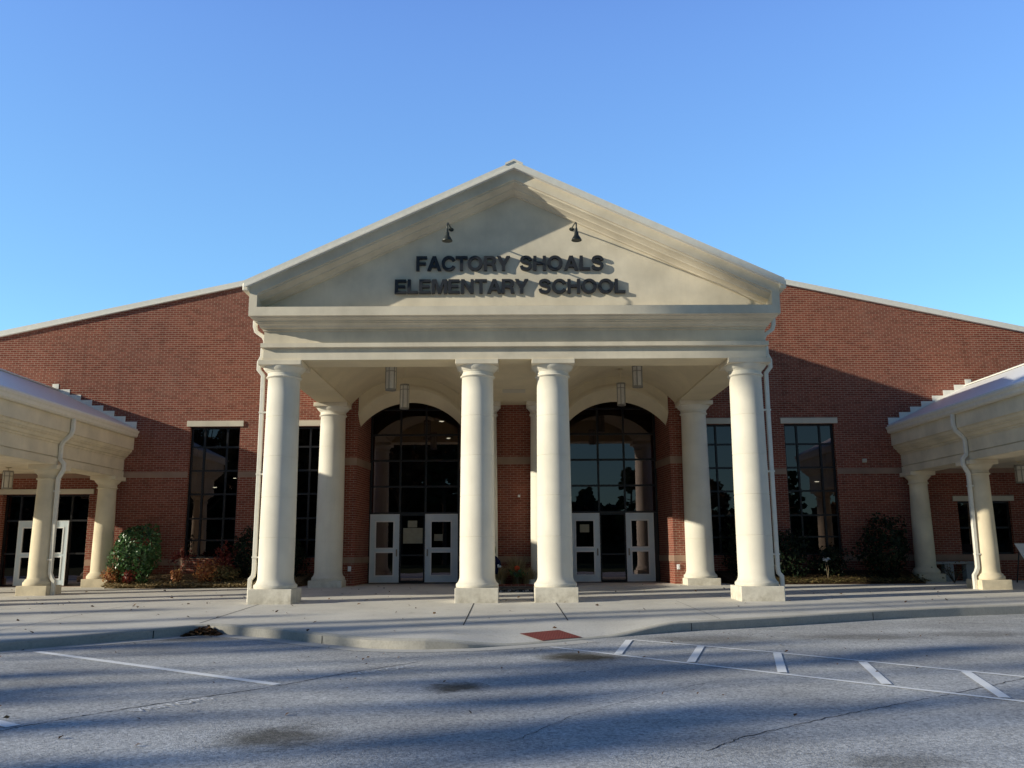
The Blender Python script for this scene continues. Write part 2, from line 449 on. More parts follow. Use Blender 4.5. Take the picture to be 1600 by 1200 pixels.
wl.new(g2_.outputs[2], g3_.inputs[6]); wl.new(er.outputs[0], g3_.inputs[7])
wl.new(g3_.outputs[2], bg.inputs['Color'])
SC.view_settings.view_transform = 'Standard'; SC.view_settings.look = 'None'
SC.view_settings.exposure = 0.0; SC.view_settings.gamma = 1.0

# ----------------------------------------------------------------- ground, lot, sidewalk
def az(x, y): return -.20 + .012*y                      # asphalt height
def flatz(y): return .0197*min(y, 6.5)                  # sidewalk height away from the ramp
CURB = [(-60,-31), (-26,-21.5), (-16,-14.6), (-10.4,-9.6), (-7.71,-7.03), (-5.97,-5.30), (-5.62,-4.86), (-5.40,-4.72), (-5.05,-4.86), (-3.94,-5.61), (-3.12,-6.32), (-2.28,-6.98), (-1.80,-7.12), (-1.42,-7.16), (-.8,-7.08), (-.13,-6.80), (.56,-6.42), (1.43,-5.78), (2.1,-5.30), (2.78,-4.87), (3.8,-4.46), (5.03,-3.92), (6.2,-3.32), (7.46,-2.73), (9.0,-2.2), (10.55,-1.80), (13.5,-1.25), (18,-.9), (30,-.7), (60,-.7)]
def curb_y(x):
    for (a, b), (c, d) in zip(CURB[:-1], CURB[1:]):
        if a <= x <= c: return b + (d-b)*(x-a)/(c-a)
    return CURB[0][1] if x < CURB[0][0] else CURB[-1][1]
def smooth(t): t = max(0, min(1, t)); return t*t*(3-2*t)
def walkz(x, y):
    base = flatz(y)
    low = az(x, y) + .018
    if x < -.05: wx = smooth((x+1.45)/1.4)
    elif x > 1.3: wx = 1 - smooth((x-1.3)/1.5)
    else: wx = 1.0
    wy = 1 - max(0.0, min(1.0, (y-curb_y(x)-.05)/1.45))
    return base + (low-base)*wx*wy

G = box('ground', (-400, 400, -400, 400, -1.2, -.62), M['grassland'], kind='structure')
lot = bmesh.new()
vs = [lot.verts.new((x, y, az(x, y))) for x, y in ((-70,-70),(70,-70),(70,3),(-70,3))]
lot.faces.new(vs)
LOT = obj('parking_lot', lot, M['asphalt'], kind='structure')

xs = sorted(set([c[0] for c in CURB] + [x*.2 for x in range(-32, 62)]))
rows = [0, .03, .08, .15, .3, .5, .75, 1.0, 1.3, 1.6, 1.9, 2.2, 2.8]
bm = bmesh.new(); grid = []
for x in xs:
    y0 = curb_y(x); colv = []
    for r in rows:
        y = y0 + r; z = walkz(x, y)
        if r == 0: z -= .025
        elif r == .03: z -= .007
        colv.append(bm.verts.new((x, y, z)))
    for k in range(1, 9):
        y = (y0+2.8) + (8.4-(y0+2.8))*k/8
        colv.append(bm.verts.new((x, y, walkz(x, y))))
    bot = bm.verts.new((x, y0-.012, az(x, y0)-.05))
    grid.append([bot]+colv)
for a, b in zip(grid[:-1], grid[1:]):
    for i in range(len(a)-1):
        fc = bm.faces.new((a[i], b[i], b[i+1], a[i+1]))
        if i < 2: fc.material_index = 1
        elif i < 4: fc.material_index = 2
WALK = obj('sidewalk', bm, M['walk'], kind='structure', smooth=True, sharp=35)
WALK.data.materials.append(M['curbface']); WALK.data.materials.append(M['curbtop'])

# concrete gutter pan along the curb
bm = bmesh.new(); prev = None
for i, x in enumerate(xs):
    if x < -30 or x > 1.0: continue
    y0 = curb_y(x)
    dx = .01; ny = Vector((-(curb_y(x+dx)-curb_y(x-dx))/(2*dx), 1, 0)).normalized()
    wv = .33
    p = Vector((x, y0, 0)); q = p - Vector((max(-.8, min(.8, ny.x)), ny.y, 0))*wv
    a = bm.verts.new((p.x, p.y+.02, az(p.x, p.y)+.005)); b = bm.verts.new((q.x, q.y, az(q.x, q.y)+.004))
    if prev: bm.faces.new((prev[0], prev[1], b, a))
    prev = (a, b)
obj('gutter_pan', bm, M['pan'], WALK)

def ribbon(name, pts, w, m, parent, zf, lift, jitter=0, sub=1):
    bm = bmesh.new(); prev = None
    P = []
    for (a, b) in zip(pts[:-1], pts[1:]):
        for k in range(sub):
            t = k/sub; P.append(Vector((a[0]+(b[0]-a[0])*t, a[1]+(b[1]-a[1])*t, 0)))
    P.append(Vector((*pts[-1], 0)))
    for i, p in enumerate(P):
        d = (P[min(i+1, len(P)-1)] - P[max(i-1, 0)]).normalized(); nrm = Vector((-d.y, d.x, 0))
        p = p + nrm*random.uniform(-jitter, jitter)
        ww = w*(1 if not jitter else random.uniform(.4, 1.25))
        a = p + nrm*ww*.5; b = p - nrm*ww*.5
        va = bm.verts.new((a.x, a.y, zf(a.x, a.y)+lift)); vb = bm.verts.new((b.x, b.y, zf(b.x, b.y)+lift))
        if prev: bm.faces.new((prev[0], prev[1], vb, va))
        prev = (va, vb)
    return obj(name, bm, m, parent)

# painted stall lines and hatching
def off(p, q, t): return (p[0]+(q[0]-p[0])*t, p[1]+(q[1]-p[1])*t)
ribbon('parking_line', [(-7.13,-7.12), (-2.78,-10.27)], .125, M['paint'], LOT, az, .006, 0, 4)
ribbon('parking_line', [(-9.3,-8.95), (-4.53,-12.44)], .125, M['paint'], LOT, az, .006, 0, 4)
ribbon('parking_line', [(.44,-6.95), (2.1,-8.75), (4.84,-11.61), (8.2,-15.2)], .085, M['paint'], LOT, az, .006, 0, 3)
ribbon('parking_line', [(1.77,-6.08), (3.55,-7.75), (5.73,-10.08), (10.4,-14.8)], .085, M['paint'], LOT, az, .006, 0, 3)
for a, b in (((1.73,-6.14),(1.34,-7.86)), ((2.69,-6.98),(2.18,-8.72)), ((3.56,-7.86),(3.08,-9.66)), ((4.38,-8.8),(3.95,-10.55)), ((5.26,-9.68),(4.76,-11.42)), ((6.3,-10.8),(5.8,-12.55))):
    ribbon('hatch_bar', [a, b], .11, M['paint'], LOT, az, .010, 0, 2)
ribbon('pavement_crack', [(-9.8,-18.5),(-5.9,-14.4),(-4.55,-12.61),(-4.28,-12.16),(-3.87,-11.62),(-3.43,-11.12),(-2.77,-10.39),(-2.17,-9.43),(-1.41,-8.51)], .017, M['crack'], LOT, az, .003, .012, 14)
ribbon('pavement_crack', [(1.32,-13.53),(1.67,-13.1),(2.73,-12.26),(3.55,-11.7),(4.49,-11.06),(5.67,-10.17),(7.5,-8.7)], .011, M['crack'], LOT, az, .003, .016, 14)
ribbon('pavement_crack', [(-.16,-13.18),(.37,-12.18),(1.15,-11.22),(2.09,-10.25)], .006, M['crack'], LOT, az, .003, .016, 14)
# sidewalk joints
for pts in ([(-.95,-.52),(-.95,-5.2)], [(.87,-.52),(.87,-4.5)], [(-5.63,-4.55),(-5.72,-.52)]):
    ribbon('expansion_joint', pts, .018, M['crack'], WALK, walkz, .004, 0, 12)
for pts in ([(3.6,-.2),(3.6,-4.4)], [(7.6,5.6),(7.6,-2.6)], [(-8.6,5.6),(-8.6,-7.6)], [(-12,.5),(-5.98,.5)], [(5.98,1.6),(12,1.6)]):
    ribbon('expansion_joint', pts, .008, M['crack'], WALK, walkz, .004, 0, 16)
for x in (-6.09, -3.1, 3.0, 6.9):
    y = curb_y(x)
    bm = bmesh.new(); w = .006
    zt = walkz(x, y+.05)
    vs = [bm.verts.new(p) for p in ((x-w, curb_y(x-w)-.017, az(x, y)), (x+w, curb_y(x+w)-.017, az(x, y)), (x+w, curb_y(x+w)-.006, zt-.03), (x-w, curb_y(x-w)-.006, zt-.03))]
    bm.faces.new(vs); obj('curb_joint', bm, M['crack'], WALK)

# tactile pad on the curb ramp
pa = Vector((.34, curb_y(.34)+.14)); pb = Vector((1.00, curb_y(1.00)+.14)); dv = Vector((-.345, .47))
c4 = [tuple(pa+dv), tuple(pb+dv), tuple(pb), tuple(pa)]
bm = bmesh.new(); n = 10; gv = []
for i in range(n+1):
    rowv = []
    for j in range(n+1):
        s, t = i/n, j/n
        A = off(c4[0], c4[1], s); B = off(c4[3], c4[2], s); p = off(A, B, t)
        rowv.append(bm.verts.new((p[0], p[1], walkz(*p)+.008)))
    gv.append(rowv)
for i in range(n):
    for j in range(n): bm.faces.new((gv[i][j], gv[i+1][j], gv[i+1][j+1], gv[i][j+1]))
obj('tactile_pad', bm, M['pad'], WALK)

# ----------------------------------------------------------------- letters
def text_bm(s, size=1.0, bold=.0, ext=.0):
    cu = bpy.data.curves.new('t', 'FONT'); cu.body = s; cu.size = size; cu.offset = bold; cu.extrude = ext
    cu.resolution_u = 5
    o = bpy.data.objects.new('t', cu); COL.objects.link(o)
    bpy.context.view_layer.update()
    me = bpy.data.meshes.new_from_object(o.evaluated_get(bpy.context.evaluated_depsgraph_get()))
    bm = bmesh.new(); bm.from_mesh(me)
    bpy.data.objects.remove(o); bpy.data.meshes.remove(me)
    return bm
def bb(bm):
    xs_ = [v.co.x for v in bm.verts]; ys_ = [v.co.y for v in bm.verts]
    return min(xs_), max(xs_), min(ys_), max(ys_)
def _strip(pts, t):
    P = []
    n = len(pts)
    for i in range(n-1):                     # Catmull-Rom through the points
        p0, p1, p2, p3 = pts[max(i-1, 0)], pts[i], pts[i+1], pts[min(i+2, n-1)]
        for k in range(8):
            u = k/8
            P.append(tuple(.5*((2*p1[j])+(-p0[j]+p2[j])*u+(2*p0[j]-5*p1[j]+4*p2[j]-p3[j])*u*u+(-p0[j]+3*p1[j]-3*p2[j]+p3[j])*u**3) for j in (0, 1)))
    P.append(pts[-1])
    L_, R_ = [], []
    for i, p in enumerate(P):
        a, b = P[max(i-1, 0)], P[min(i+1, len(P)-1)]
        d = Vector((b[0]-a[0], b[1]-a[1])).normalized(); nn = Vector((-d.y, d.x))*t*.5
        L_.append((p[0]+nn.x, p[1]+nn.y)); R_.append((p[0]-nn.x, p[1]-nn.y))
    return L_+R_[::-1]
def _ell(cx, cy_, rx, ry, a0=0, a1=360, n=40):
    return [(cx+rx*math.cos(rad(a0+(a1-a0)*i/n)), cy_+ry*math.sin(rad(a0+(a1-a0)*i/n))) for i in range(n+(0 if a1-a0 == 360 else 1))]
T_ = .195
GLYPH = {
 'F': [[(0,0),(T_,0),(T_,.40),(.60,.40),(.60,.575),(T_,.575),(T_,.825),(.67,.825),(.67,1),(0,1)]],
 'E': [[(0,0),(.70,0),(.70,.175),(T_,.175),(T_,.42),(.63,.42),(.63,.59),(T_,.59),(T_,.825),(.69,.825),(.69,1),(0,1)]],
 'L': [[(0,0),(.64,0),(.64,.18),(T_,.18),(T_,1),(0,1)]],
 'T': [[(.27,0),(.47,0),(.47,.82),(.74,.82),(.74,1),(0,1),(0,.82),(.27,.82)]],
 'H': [[(0,0),(T_,0),(T_,.42),(.58,.42),(.58,0),(.775,0),(.775,1),(.58,1),(.58,.60),(T_,.60),(T_,1),(0,1)]],
 'Y': [[(.31,0),(.51,0),(.51,.38),(.83,1),(.60,1),(.415,.60),(.23,1),(0,1),(.31,.38)]],
 'A': [[(0,0),(.21,0),(.285,.215),(.595,.215),(.67,0),(.88,0),(.55,1),(.33,1)], [(.345,.385),(.44,.68),(.535,.385)]],
 'M': [[(0,0),(.185,0),(.185,.74),(.37,0),(.56,0),(.745,.74),(.745,0),(.93,0),(.93,1),(.65,1),(.465,.31),(.28,1),(0,1)]],
 'N': [[(0,0),(.19,0),(.19,.67),(.575,0),(.78,0),(.78,1),(.59,1),(.59,.35),(.21,1),(0,1)]],
 'O': [_ell(.465,.5,.465,.52), _ell(.465,.5,.265,.335)],
 'C': [_ell(.455,.5,.455,.52,28,332)+_ell(.455,.5,.262,.335,332,28)],
 'S': [_strip([(.655,.69),(.60,.84),(.40,.925),(.19,.87),(.12,.72),(.22,.59),(.40,.525),(.58,.45),(.645,.29),(.56,.14),(.37,.075),(.17,.14),(.095,.32)], .19)],
 'R': [[(0,0),(T_,0),(T_,.385),(.38,.385),(.50,.34),(.545,.22),(.555,.08),(.585,0),(.80,0),(.765,.07),(.75,.22),(.72,.36),(.63,.455),(.73,.54),(.77,.69),(.74,.86),(.65,.96),(.50,1),(0,1)], [(T_,.55),(T_,.83),(.44,.83),(.54,.79),(.575,.69),(.54,.59),(.44,.55)]],
}
def glyph_bm(ch):
    cu = bpy.data.curves.new('g', 'CURVE'); cu.dimensions = '2D'; cu.fill_mode = 'BOTH'
    for ol in GLYPH[ch]:
        sp_ = cu.splines.new('POLY'); sp_.points.add(len(ol)-1); sp_.use_cyclic_u = True
        for p, q in zip(sp_.points, ol): p.co = (q[0], q[1], 0, 1)
    o = bpy.data.objects.new('g', cu); COL.objects.link(o); bpy.context.view_layer.update()
    me = bpy.data.meshes.new_from_object(o.evaluated_get(bpy.context.evaluated_depsgraph_get()))
    bm = bmesh.new(); bm.from_mesh(me); bpy.data.objects.remove(o); bpy.data.meshes.remove(me)
    bmesh.ops.remove_doubles(bm, verts=bm.verts, dist=1e-5)
    return bm
GW = {k: max(p[0] for p in v[0])-min(p[0] for p in v[0]) for k, v in GLYPH.items()}
def adv(word):
    gaps = []
    for a, b in zip(word[:-1], word[1:]):
        gaps.append(.02 if a+b in ('FA', 'AC', 'TA', 'AR', 'RY', 'TO', 'CT') else .085)
    return gaps+[0]
SIGN = empty('school_sign', (0, -.46, 7.1), 'dark raised capital letters naming the school across the pediment', 'sign lettering')
def sign_word(word, x0, x1, z0, h):
    gaps = adv(word); tot = sum(GW[c] for c in word)+sum(gaps)
    x = x0; k = (x1-x0)/tot
    for ch, gp in zip(word, gaps):
        w = GW[ch]*k
        bm = glyph_bm(ch)
        a, b, c, d = bb(bm)
        dep = .076
        bmesh.ops.recalc_face_normals(bm, faces=bm.faces)
        r = bmesh.ops.extrude_face_region(bm, geom=list(bm.faces))
        new = set(v for v in r['geom'] if isinstance(v, bmesh.types.BMVert))
        for v in bm.verts:
            X = x + (v.co.x-a)/(b-a)*w; Z = z0 + v.co.y*h
            v.co = (X, -.460-dep if v in new else -.448, Z)
        obj('letter', bm, M['letters'], SIGN)
        x += (GW[ch]+gp)*k
sign_word('FACTORY', -2.34, -.10, 7.695, .355)
sign_word('SHOALS', .13, 2.13, 7.695, .355)
sign_word('ELEMENTARY', -2.84, .33, 7.13, .345)
sign_word('SCHOOL', .57, 2.63, 7.125, .345)

def ground_word(word, p0, p1, hgt):
    d = Vector((p1[0]-p0[0], p1[1]-p0[1], 0)); L_ = d.length; d.normalize(); u = Vector((-d.y, d.x, 0))
    bm = text_bm(word, 1.0, -.006)
    a, b, c, e = bb(bm)
    for v in bm.verts:
        p = Vector((*p0, 0)) + d*((v.co.x-a)/(b-a)*L_) + u*((v.co.y-c)/(e-c)*hgt)
        v.co = (p.x, p.y, az(p.x, p.y)+.012)
    obj('painted_word', bm, M['paintold'], LOT)
ground_word('VISITORS', (-3.70,-11.86), (-3.18,-11.18), .15)
ground_word('VISITORS', (-2.0,-9.60), (-1.36,-8.96), .15)

# ----------------------------------------------------------------- school building
YW = 7.2
SCHOOL = empty('school_building', (0, 8, .13), 'long red brick school with shallow gable roof and tall dark windows', 'building')
def gz(x): return 11.62 - .2145*abs(x)                   # underside of the wall's gable line
# wall openings: (x0,x1,z0,z1)
WIN = [(-10.27, -8.69, .95, 5.06), (-7.62, -6.04, .95, 5.06), (6.04, 7.62, .95, 5.06), (8.64, 10.24, .95, 5.06)]
LDOOR = (-16.0, -13.30, .13, 2.95)
RWIN = (13.95, 15.62, .93, 2.57)
OPEN = WIN + [LDOOR, RWIN] + [(-5.3, -1.15, -.3, 6.5), (1.15, 5.3, -.3, 6.5)]
cuts = sorted(set([-34, 34, 0] + [o[0] for o in OPEN] + [o[1] for o in OPEN]))
bm = bmesh.new()
for a, b in zip(cuts[:-1], cuts[1:]):
    holes = sorted([(o[2], o[3]) for o in OPEN if o[0] <= a+1e-6 and o[1] >= b-1e-6])
    z = -.3; segs = []
    for h0, h1 in holes:
        if h0 > z: segs.append((z, h0))
        z = h1
    for s0, s1 in segs: bx(bm, a, b, YW, YW+.3, s0, s1)
    vs = [bm.verts.new(p) for y in (YW, YW+.3) for p in ((a,y,z),(b,y,z),(b,y,gz(b)),(a,y,gz(a)))]
    for f in ((0,1,2,3),(7,6,5,4),(0,4,5,1),(1,5,6,2),(2,6,7,3),(3,7,4,0)): bm.faces.new([vs[i] for i in f])
# projecting entry block: corner piers and centre wall
YP = 6.22; YG = 7.95
for s in (-1, 1):
    def pier(poly, z1):
        if s > 0: poly = [(-x, y) for x, y in poly]
        lo = [bm.verts.new((x, y, -.3)) for x, y in poly]; hi = [bm.verts.new((x, y, z1)) for x, y in poly]
        k = len(poly)
        for i in range(k): bm.faces.new((lo[i], lo[(i+1) % k], hi[(i+1) % k], hi[i]))
        bm.faces.new(hi); bm.faces.new(lo[::-1])
    pier([(-5.36, YP), (-4.79, YP), (-4.63, YG+.3), (-5.36, YG+.3)], 6.9)
pl = [(-1.60, YP), (1.60, YP), (1.76, YG+.3), (-1.76, YG+.3)]
lo = [bm.verts.new((x, y, -.3)) for x, y in pl]; hi = [bm.verts.new((x, y, 6.9)) for x, y in pl]
for i in range(4): bm.faces.new((lo[i], lo[(i+1) % 4], hi[(i+1) % 4], hi[i]))
bm.faces.new(hi)
obj('brick_wall', bm, M['brick'], SCHOOL)

# bands: proud by 4 mm
def band(name, x0, x1, z0, z1, y=YW, t=.03):
    return box(name, (x0, x1, y-.004, y+t, z0, z1), M['band'], SCHOOL)
for x0, x1 in ((-34, -10.275), (-8.685, -7.625), (7.625, 8.635), (10.245, 34)): band('upper_band', x0, x1, 3.455, 3.63)
for x0, x1 in ((-13.295, -10.275), (-8.685, -7.625), (7.625, 8.635), (10.245, 34), (-34, -16.005)): band('sill_band', x0, x1, .755, .925)
def wrapband(name, z0, z1):
    e = .004
    for s in (-1, 1):
        for poly in ([(-5.36, YP), (-4.79, YP), (-4.63, YG)], [(-1.76, YG), (-1.60, YP), (0, YP)]):
            bm = bmesh.new(); pv = None
            for x, y in poly:
                X = -x*s*-1 if s < 0 else -x
                nx = 1 if x < -3 else -1
                sx = (e*nx if poly[0][0] < -3 else -e) * (1 if s < 0 else -1)
                xx = (x if s < 0 else -x) + (sx if abs(y-YP) > .01 or x in (-4.79, -1.60) else 0)
                a = bm.verts.new((xx, y-e, z0)); b = bm.verts.new((xx, y-e, z1))
                if pv: bm.faces.new((pv[0], a, b, pv[1]))
                pv = (a, b)
            obj(name, bm, M['band'], SCHOOL)
wrapband('entry_band', 3.71, 3.95); wrapband('entry_sill_band', .78, .97)

# lintels
def lintel(x0, x1, z0, z1, y=YW, p=.05):
    o = box('stone_lintel', (x0, x1, y-p, y+.2, z0, z1), M['lintel'], SCHOOL, bev=.008)
    return o
for w in WIN: lintel(w[0]-.11, w[1]+.11, 5.062, 5.245)
lintel(-16.3, -13.16, 2.952, 3.11); lintel(13.80, 15.72, 2.572, 2.735)

def glazing(name, x0, x1, z0, z1, y, vbars, hbars, w=.055, parent=SCHOOL, depth=.09, skip=None):
    """window > pane; frame bars at y, glass behind. The jambs return to the wall face."""
    bm = bmesh.new()
    bx(bm, x0, x0+w, y, y+depth, z0, z1); bx(bm, x1-w, x1, y, y+depth, z0, z1)
    bx(bm, x0+w, x1-w, y, y+depth, z0, z0+w); bx(bm, x0+w, x1-w, y, y+depth, z1-w, z1)
    for v in vbars: bx(bm, v-w/2, v+w/2, y+.002, y+depth-.002, z0+w, z1-w)
    for h in hbars: bx(bm, x0+w, x1-w, y+.006, y+depth-.006, h-w/2, h+w/2)
    o = obj(name, bm, M['frame'], parent)
    bm = bmesh.new()
    g = y+depth*.55
    vs = [bm.verts.new(p) for p in ((x0+.01, g, z0+.01), (x1-.01, g, z0+.01), (x1-.01, g, z1-.01), (x0+.01, g, z1-.01))]
    bm.faces.new(vs); obj('pane', bm, M['glass'], o)
    return o
HB = [4.42, 3.67, 2.93, 2.17, 1.5]
for w in WIN:
    glazing('window', w[0], w[1], w[2], w[3], YW+.12, [w[0]+.43, w[1]-.43], HB)
glazing('window', *RWIN, YW+.12, [RWIN[0]+.55, RWIN[1]-.55], [1.75])

# entry glazing (two bays) with doors
DOORS = []
def door(x0, x1, z0, z1, y, hinge_right, parent=SCHOOL, label=None):
    """door leaf with two glass lights"""
    w = x1-x0; h = z1-z0; bm = bmesh.new()
    a, b = x0+.185*w, x1-.195*w
    zs = [z0, z0+.095*h, z0+.435*h, z0+.50*h, z0+.895*h, z1]
    t = .05
    bx(bm, x0, a, y, y+t, z0, z1); bx(bm, b, x1, y, y+t, z0, z1)
    for q0, q1 in ((zs[0], zs[1]), (zs[2], zs[3]), (zs[4], zs[5])): bx(bm, a, b, y, y+t, q0, q1)
    d = obj('door', bm, M['door'], parent, label=label)
    bm = bmesh.new()
    def ring(X0, X1, Z0, Z1, k, p):
        bx(bm, X0-k, X0, y-p, y+.02, Z0-k, Z1+k); bx(bm, X1, X1+k, y-p, y+.02, Z0-k, Z1+k)
        bx(bm, X0, X1, y-p, y+.02, Z0-k, Z0); bx(bm, X0, X1, y-p, y+.02, Z1, Z1+k)
    ring(a+.012, b-.012, zs[1]+.012, zs[2]-.012, .038, .012); ring(a+.012, b-.012, zs[3]+.012, zs[4]-.012, .038, .012)
    ring(x0+.006, x1-.006, z0+.006, z1-.006, .022, .008)
    obj('trim', bm, M['doortrim'], d)
    bm = bmesh.new()
    for q0, q1 in ((zs[1], zs[2]), (zs[3], zs[4])):
        vs = [bm.verts.new(p) for p in ((a, y+.028, q0), (b, y+.028, q0), (b, y+.028, q1), (a, y+.028, q1))]; bm.faces.new(vs)
    obj('pane', bm, M['glass'], d)
    bm = bmesh.new(); hx = x0+.075 if hinge_right else x1-.075
    bx(bm, hx-.022, hx+.022, y-.012, y+.01, z0+.80, z0+1.02)
    tube(bm, [(hx, y-.012, z0+.83), (hx, y-.06, z0+.85), (hx, y-.06, z0+.97), (hx, y-.012, z0+.99)], .011, 8)
    obj('handle', bm, M['lanternmetal'], d, smooth=True, sharp=40)
    return d
for s in (-1, 1):
    c = 3.20*s
    X0, X1 = (-4.645, -1.755) if s < 0 else (1.755, 4.645)
    v1, v2 = (-3.665, -2.84) if s < 0 else (2.755, 3.60)
    # upper glazing above the doors
    glazing('entry_window', X0, X1, 2.30, 6.35, YG, [v1, v2], [3.18, 4.02, 4.86, 5.70], .06)
    # sidelight between the doors
    glazing('entry_window', v1+.0, v2-.0, .155, 2.297, YG+.002, [], [1.0], .05)
    for a_, b_ in ((X0, (-4.595 if s < 0 else 1.805)), ((-1.805 if s < 0 else 4.485), X1)):
        box('door_jamb', (a_, b_, YG+.003, YG+.09, .15, 2.297), M['frame'], SCHOOL)
    for a_, b_ in (((-4.59 if s < 0 else 1.81), v1), (v2, (-1.81 if s < 0 else 4.48))):
        box('threshold', (a_, b_, YG+.004, YG+.09, .15, .165), M['frame'], SCHOOL)
    if s < 0:
        door(-4.59, -3.67, .17, 2.285, YG+.01, False); door(-2.835, -1.81, .17, 2.285, YG+.01, True)
    else:
        door(1.81, 2.75, .16, 2.285, YG+.01, False); door(3.605, 4.48, .16, 2.285, YG+.01, True)
# left wing glazed doors under the walkway
lw = LDOOR
glazing('window', lw[0], lw[1], lw[2], lw[3], YW+.20, [-15.52, -14.72, -13.92], [2.14, 1.12], .055)
door(-15.49, -14.75, .165, 2.12, YW+.13, False); door(-14.69, -13.95, .165, 2.12, YW+.13, True)

# main roof with pale rake trim
bm = bmesh.new()
for s in (-1, 1):
    a = (0, 0); b = (36*s, 0)
    vs = []
    for y in (YW-.05, 30):
        for x in (0, 36*s):
            for dz in (.0, .14): vs.append(bm.verts.new((x, y, gz(x)+dz)))
    for f in ((0,2,3,1),(4,5,7,6),(1,3,7,5),(0,4,6,2),(2,6,7,3),(0,1,5,4)): bm.faces.new([vs[i] for i in f])
obj('roof', bm, M['metal_roof'], SCHOOL)
for s in (-1, 1):
    bm = bmesh.new(); vs = []
    for y in (YW-.085, YW-.051):
        for x in (0, 36*s):
            for dz in (-.005, .15): vs.append(bm.verts.new((x, y, gz(x)+dz)))
    for f in ((0,2,3,1),(4,5,7,6),(1,3,7,5),(0,4,6,2),(2,6,7,3),(0,1,5,4)): bm.faces.new([vs[i] for i in f])
    obj('rake_trim', bm, M['roof_trim'], SCHOOL)
    bm = bmesh.new(); vs = []
    for y in (YW-.10, YW-.001):
        for x in (0, 36*s):
            for dz in (-.035, -.006): vs.append(bm.verts.new((x, y, gz(x)+dz)))
    for f in ((0,2,3,1),(4,5,7,6),(1,3,7,5),(0,4,6,2),(2,6,7,3),(0,1,5,4)): bm.faces.new([vs[i] for i in f])
    obj('rake_soffit', bm, M['roof_trim'], SCHOOL)
# interior seen through the glass
bm = bmesh.new()
bx(bm, -33, 33, 15, 15.1, -.2, 7)
bx(bm, -33, 33, YW+.45, 15, 6.55, 6.6)
for x in (-12.8, -6.0, 0, 6.0, 12.8): bx(bm, x-.06, x+.06, 8.5, 15, -.1, 6.55)
bx(bm, -33, -32.9, YW+.3, 30, -.3, 5); bx(bm, 32.9, 33, YW+.3, 30, -.3, 5)
obj('interior_wall', bm, M['interior'], SCHOOL)
box('interior_floor', (-33, 33, YW+.31, 15, .12, .14), M['interiorfloor'], SCHOOL)
for x, z, y, dr in ((-10.32, 3.35, 10, .05), (-9.65, 3.66, 10, .04), (10.55, 3.43, 10, .055), (-2.5, 5.61, 10, .06), (-2.32, 5.14, 11, .05)):
    bm = bmesh.new(); lathe(bm, x, y, [(.01, z+.02), (dr*1.6, z+.01), (dr*1.6, z-.004)], 14)
    fx = obj('lamp_housing', bm, M['lanternmetal'], SCHOOL, smooth=True, sharp=40)
    bm = bmesh.new(); lathe(bm, x, y, [(dr*1.5, z-.006), (dr*1.2, z-.02), (.01, z-.028)], 14)
    obj('lit_lens', bm, M['bulb'], fx, smooth=True)
# small fixtures on the brick
for x in (-4.92, 4.90):
    bm = bmesh.new(); bx(bm, x-.045, x+.045, YP-.045, YP+.01, .55, .70, .008)
    bx(bm, x-.02, x+.02, YP-.055, YP-.044, .58, .67, .003)
    obj('outlet_cover', bm, M['white'], SCHOOL)
bm = bmesh.new(); bx(bm, 11.05, 11.17, YW-.10, YW+.01, 3.80, 3.92, .015); bx(bm, 11.08, 11.14, YW-.14, YW-.098, 3.82, 3.87, .01)
obj('wall_sensor', bm, M['lintel'], SCHOOL)
bm = bmesh.new(); bx(bm, .12, .19, YP-.05, YP+.01, 2.72, 2.79, .01); obj('wall_sensor', bm, M['white'], SCHOOL)

# ----------------------------------------------------------------- arches (recess fronts)
def arc(cx, zap, halfx, zend, n=28):
    sag = zap-zend; R_ = (halfx*halfx+sag*sag)/(2*sag); cz = zap-R_
    a = math.asin(halfx/R_)
    return [(cx+R_*math.sin(-a+2*a*i/n), cz+R_*math.cos(-a+2*a*i/n)) for i in range(n+1)]
for s in (-1, 1):
    cx = 3.19*s
    hw = 1.585
    f = arc(cx, 6.04, hw, 5.26); g = arc(cx, 5.70, hw, 4.93); h = arc(cx, 6.2, hw+.02, 5.6)
    top = [(x, 6.62) for x, z in f]
    bm = bmesh.new()
    def strip(A, ya, B, yb):
        va = [bm.verts.new((x, ya, z)) for x, z in A]; vb = [bm.verts.new((x, yb, z)) for x, z in B]
        for i in range(len(A)-1): bm.faces.new((va[i], va[i+1], vb[i+1], vb[i]))
    fo = [(x, z+.11) for x, z in f]
    strip(top, YP, fo, YP); strip(fo, YP, fo, YP-.045); strip(fo, YP-.045, f, YP-.045); strip(f, YP-.045, f, YP+.001)
    f1 = [(x, z-.05) for x, z in f]
    strip(f, YP, f1, YP+.05)
    strip(f1, YP+.05, g, YP+.40)
    strip(g, YP+.40, h, YP+.42)
    strip(h, YP+.42, h, YG+.02)
    bmesh.ops.remove_doubles(bm, verts=bm.verts, dist=.0005)
    obj('entry_arch', bm, M['soffit'], SCHOOL, smooth=True, sharp=25)

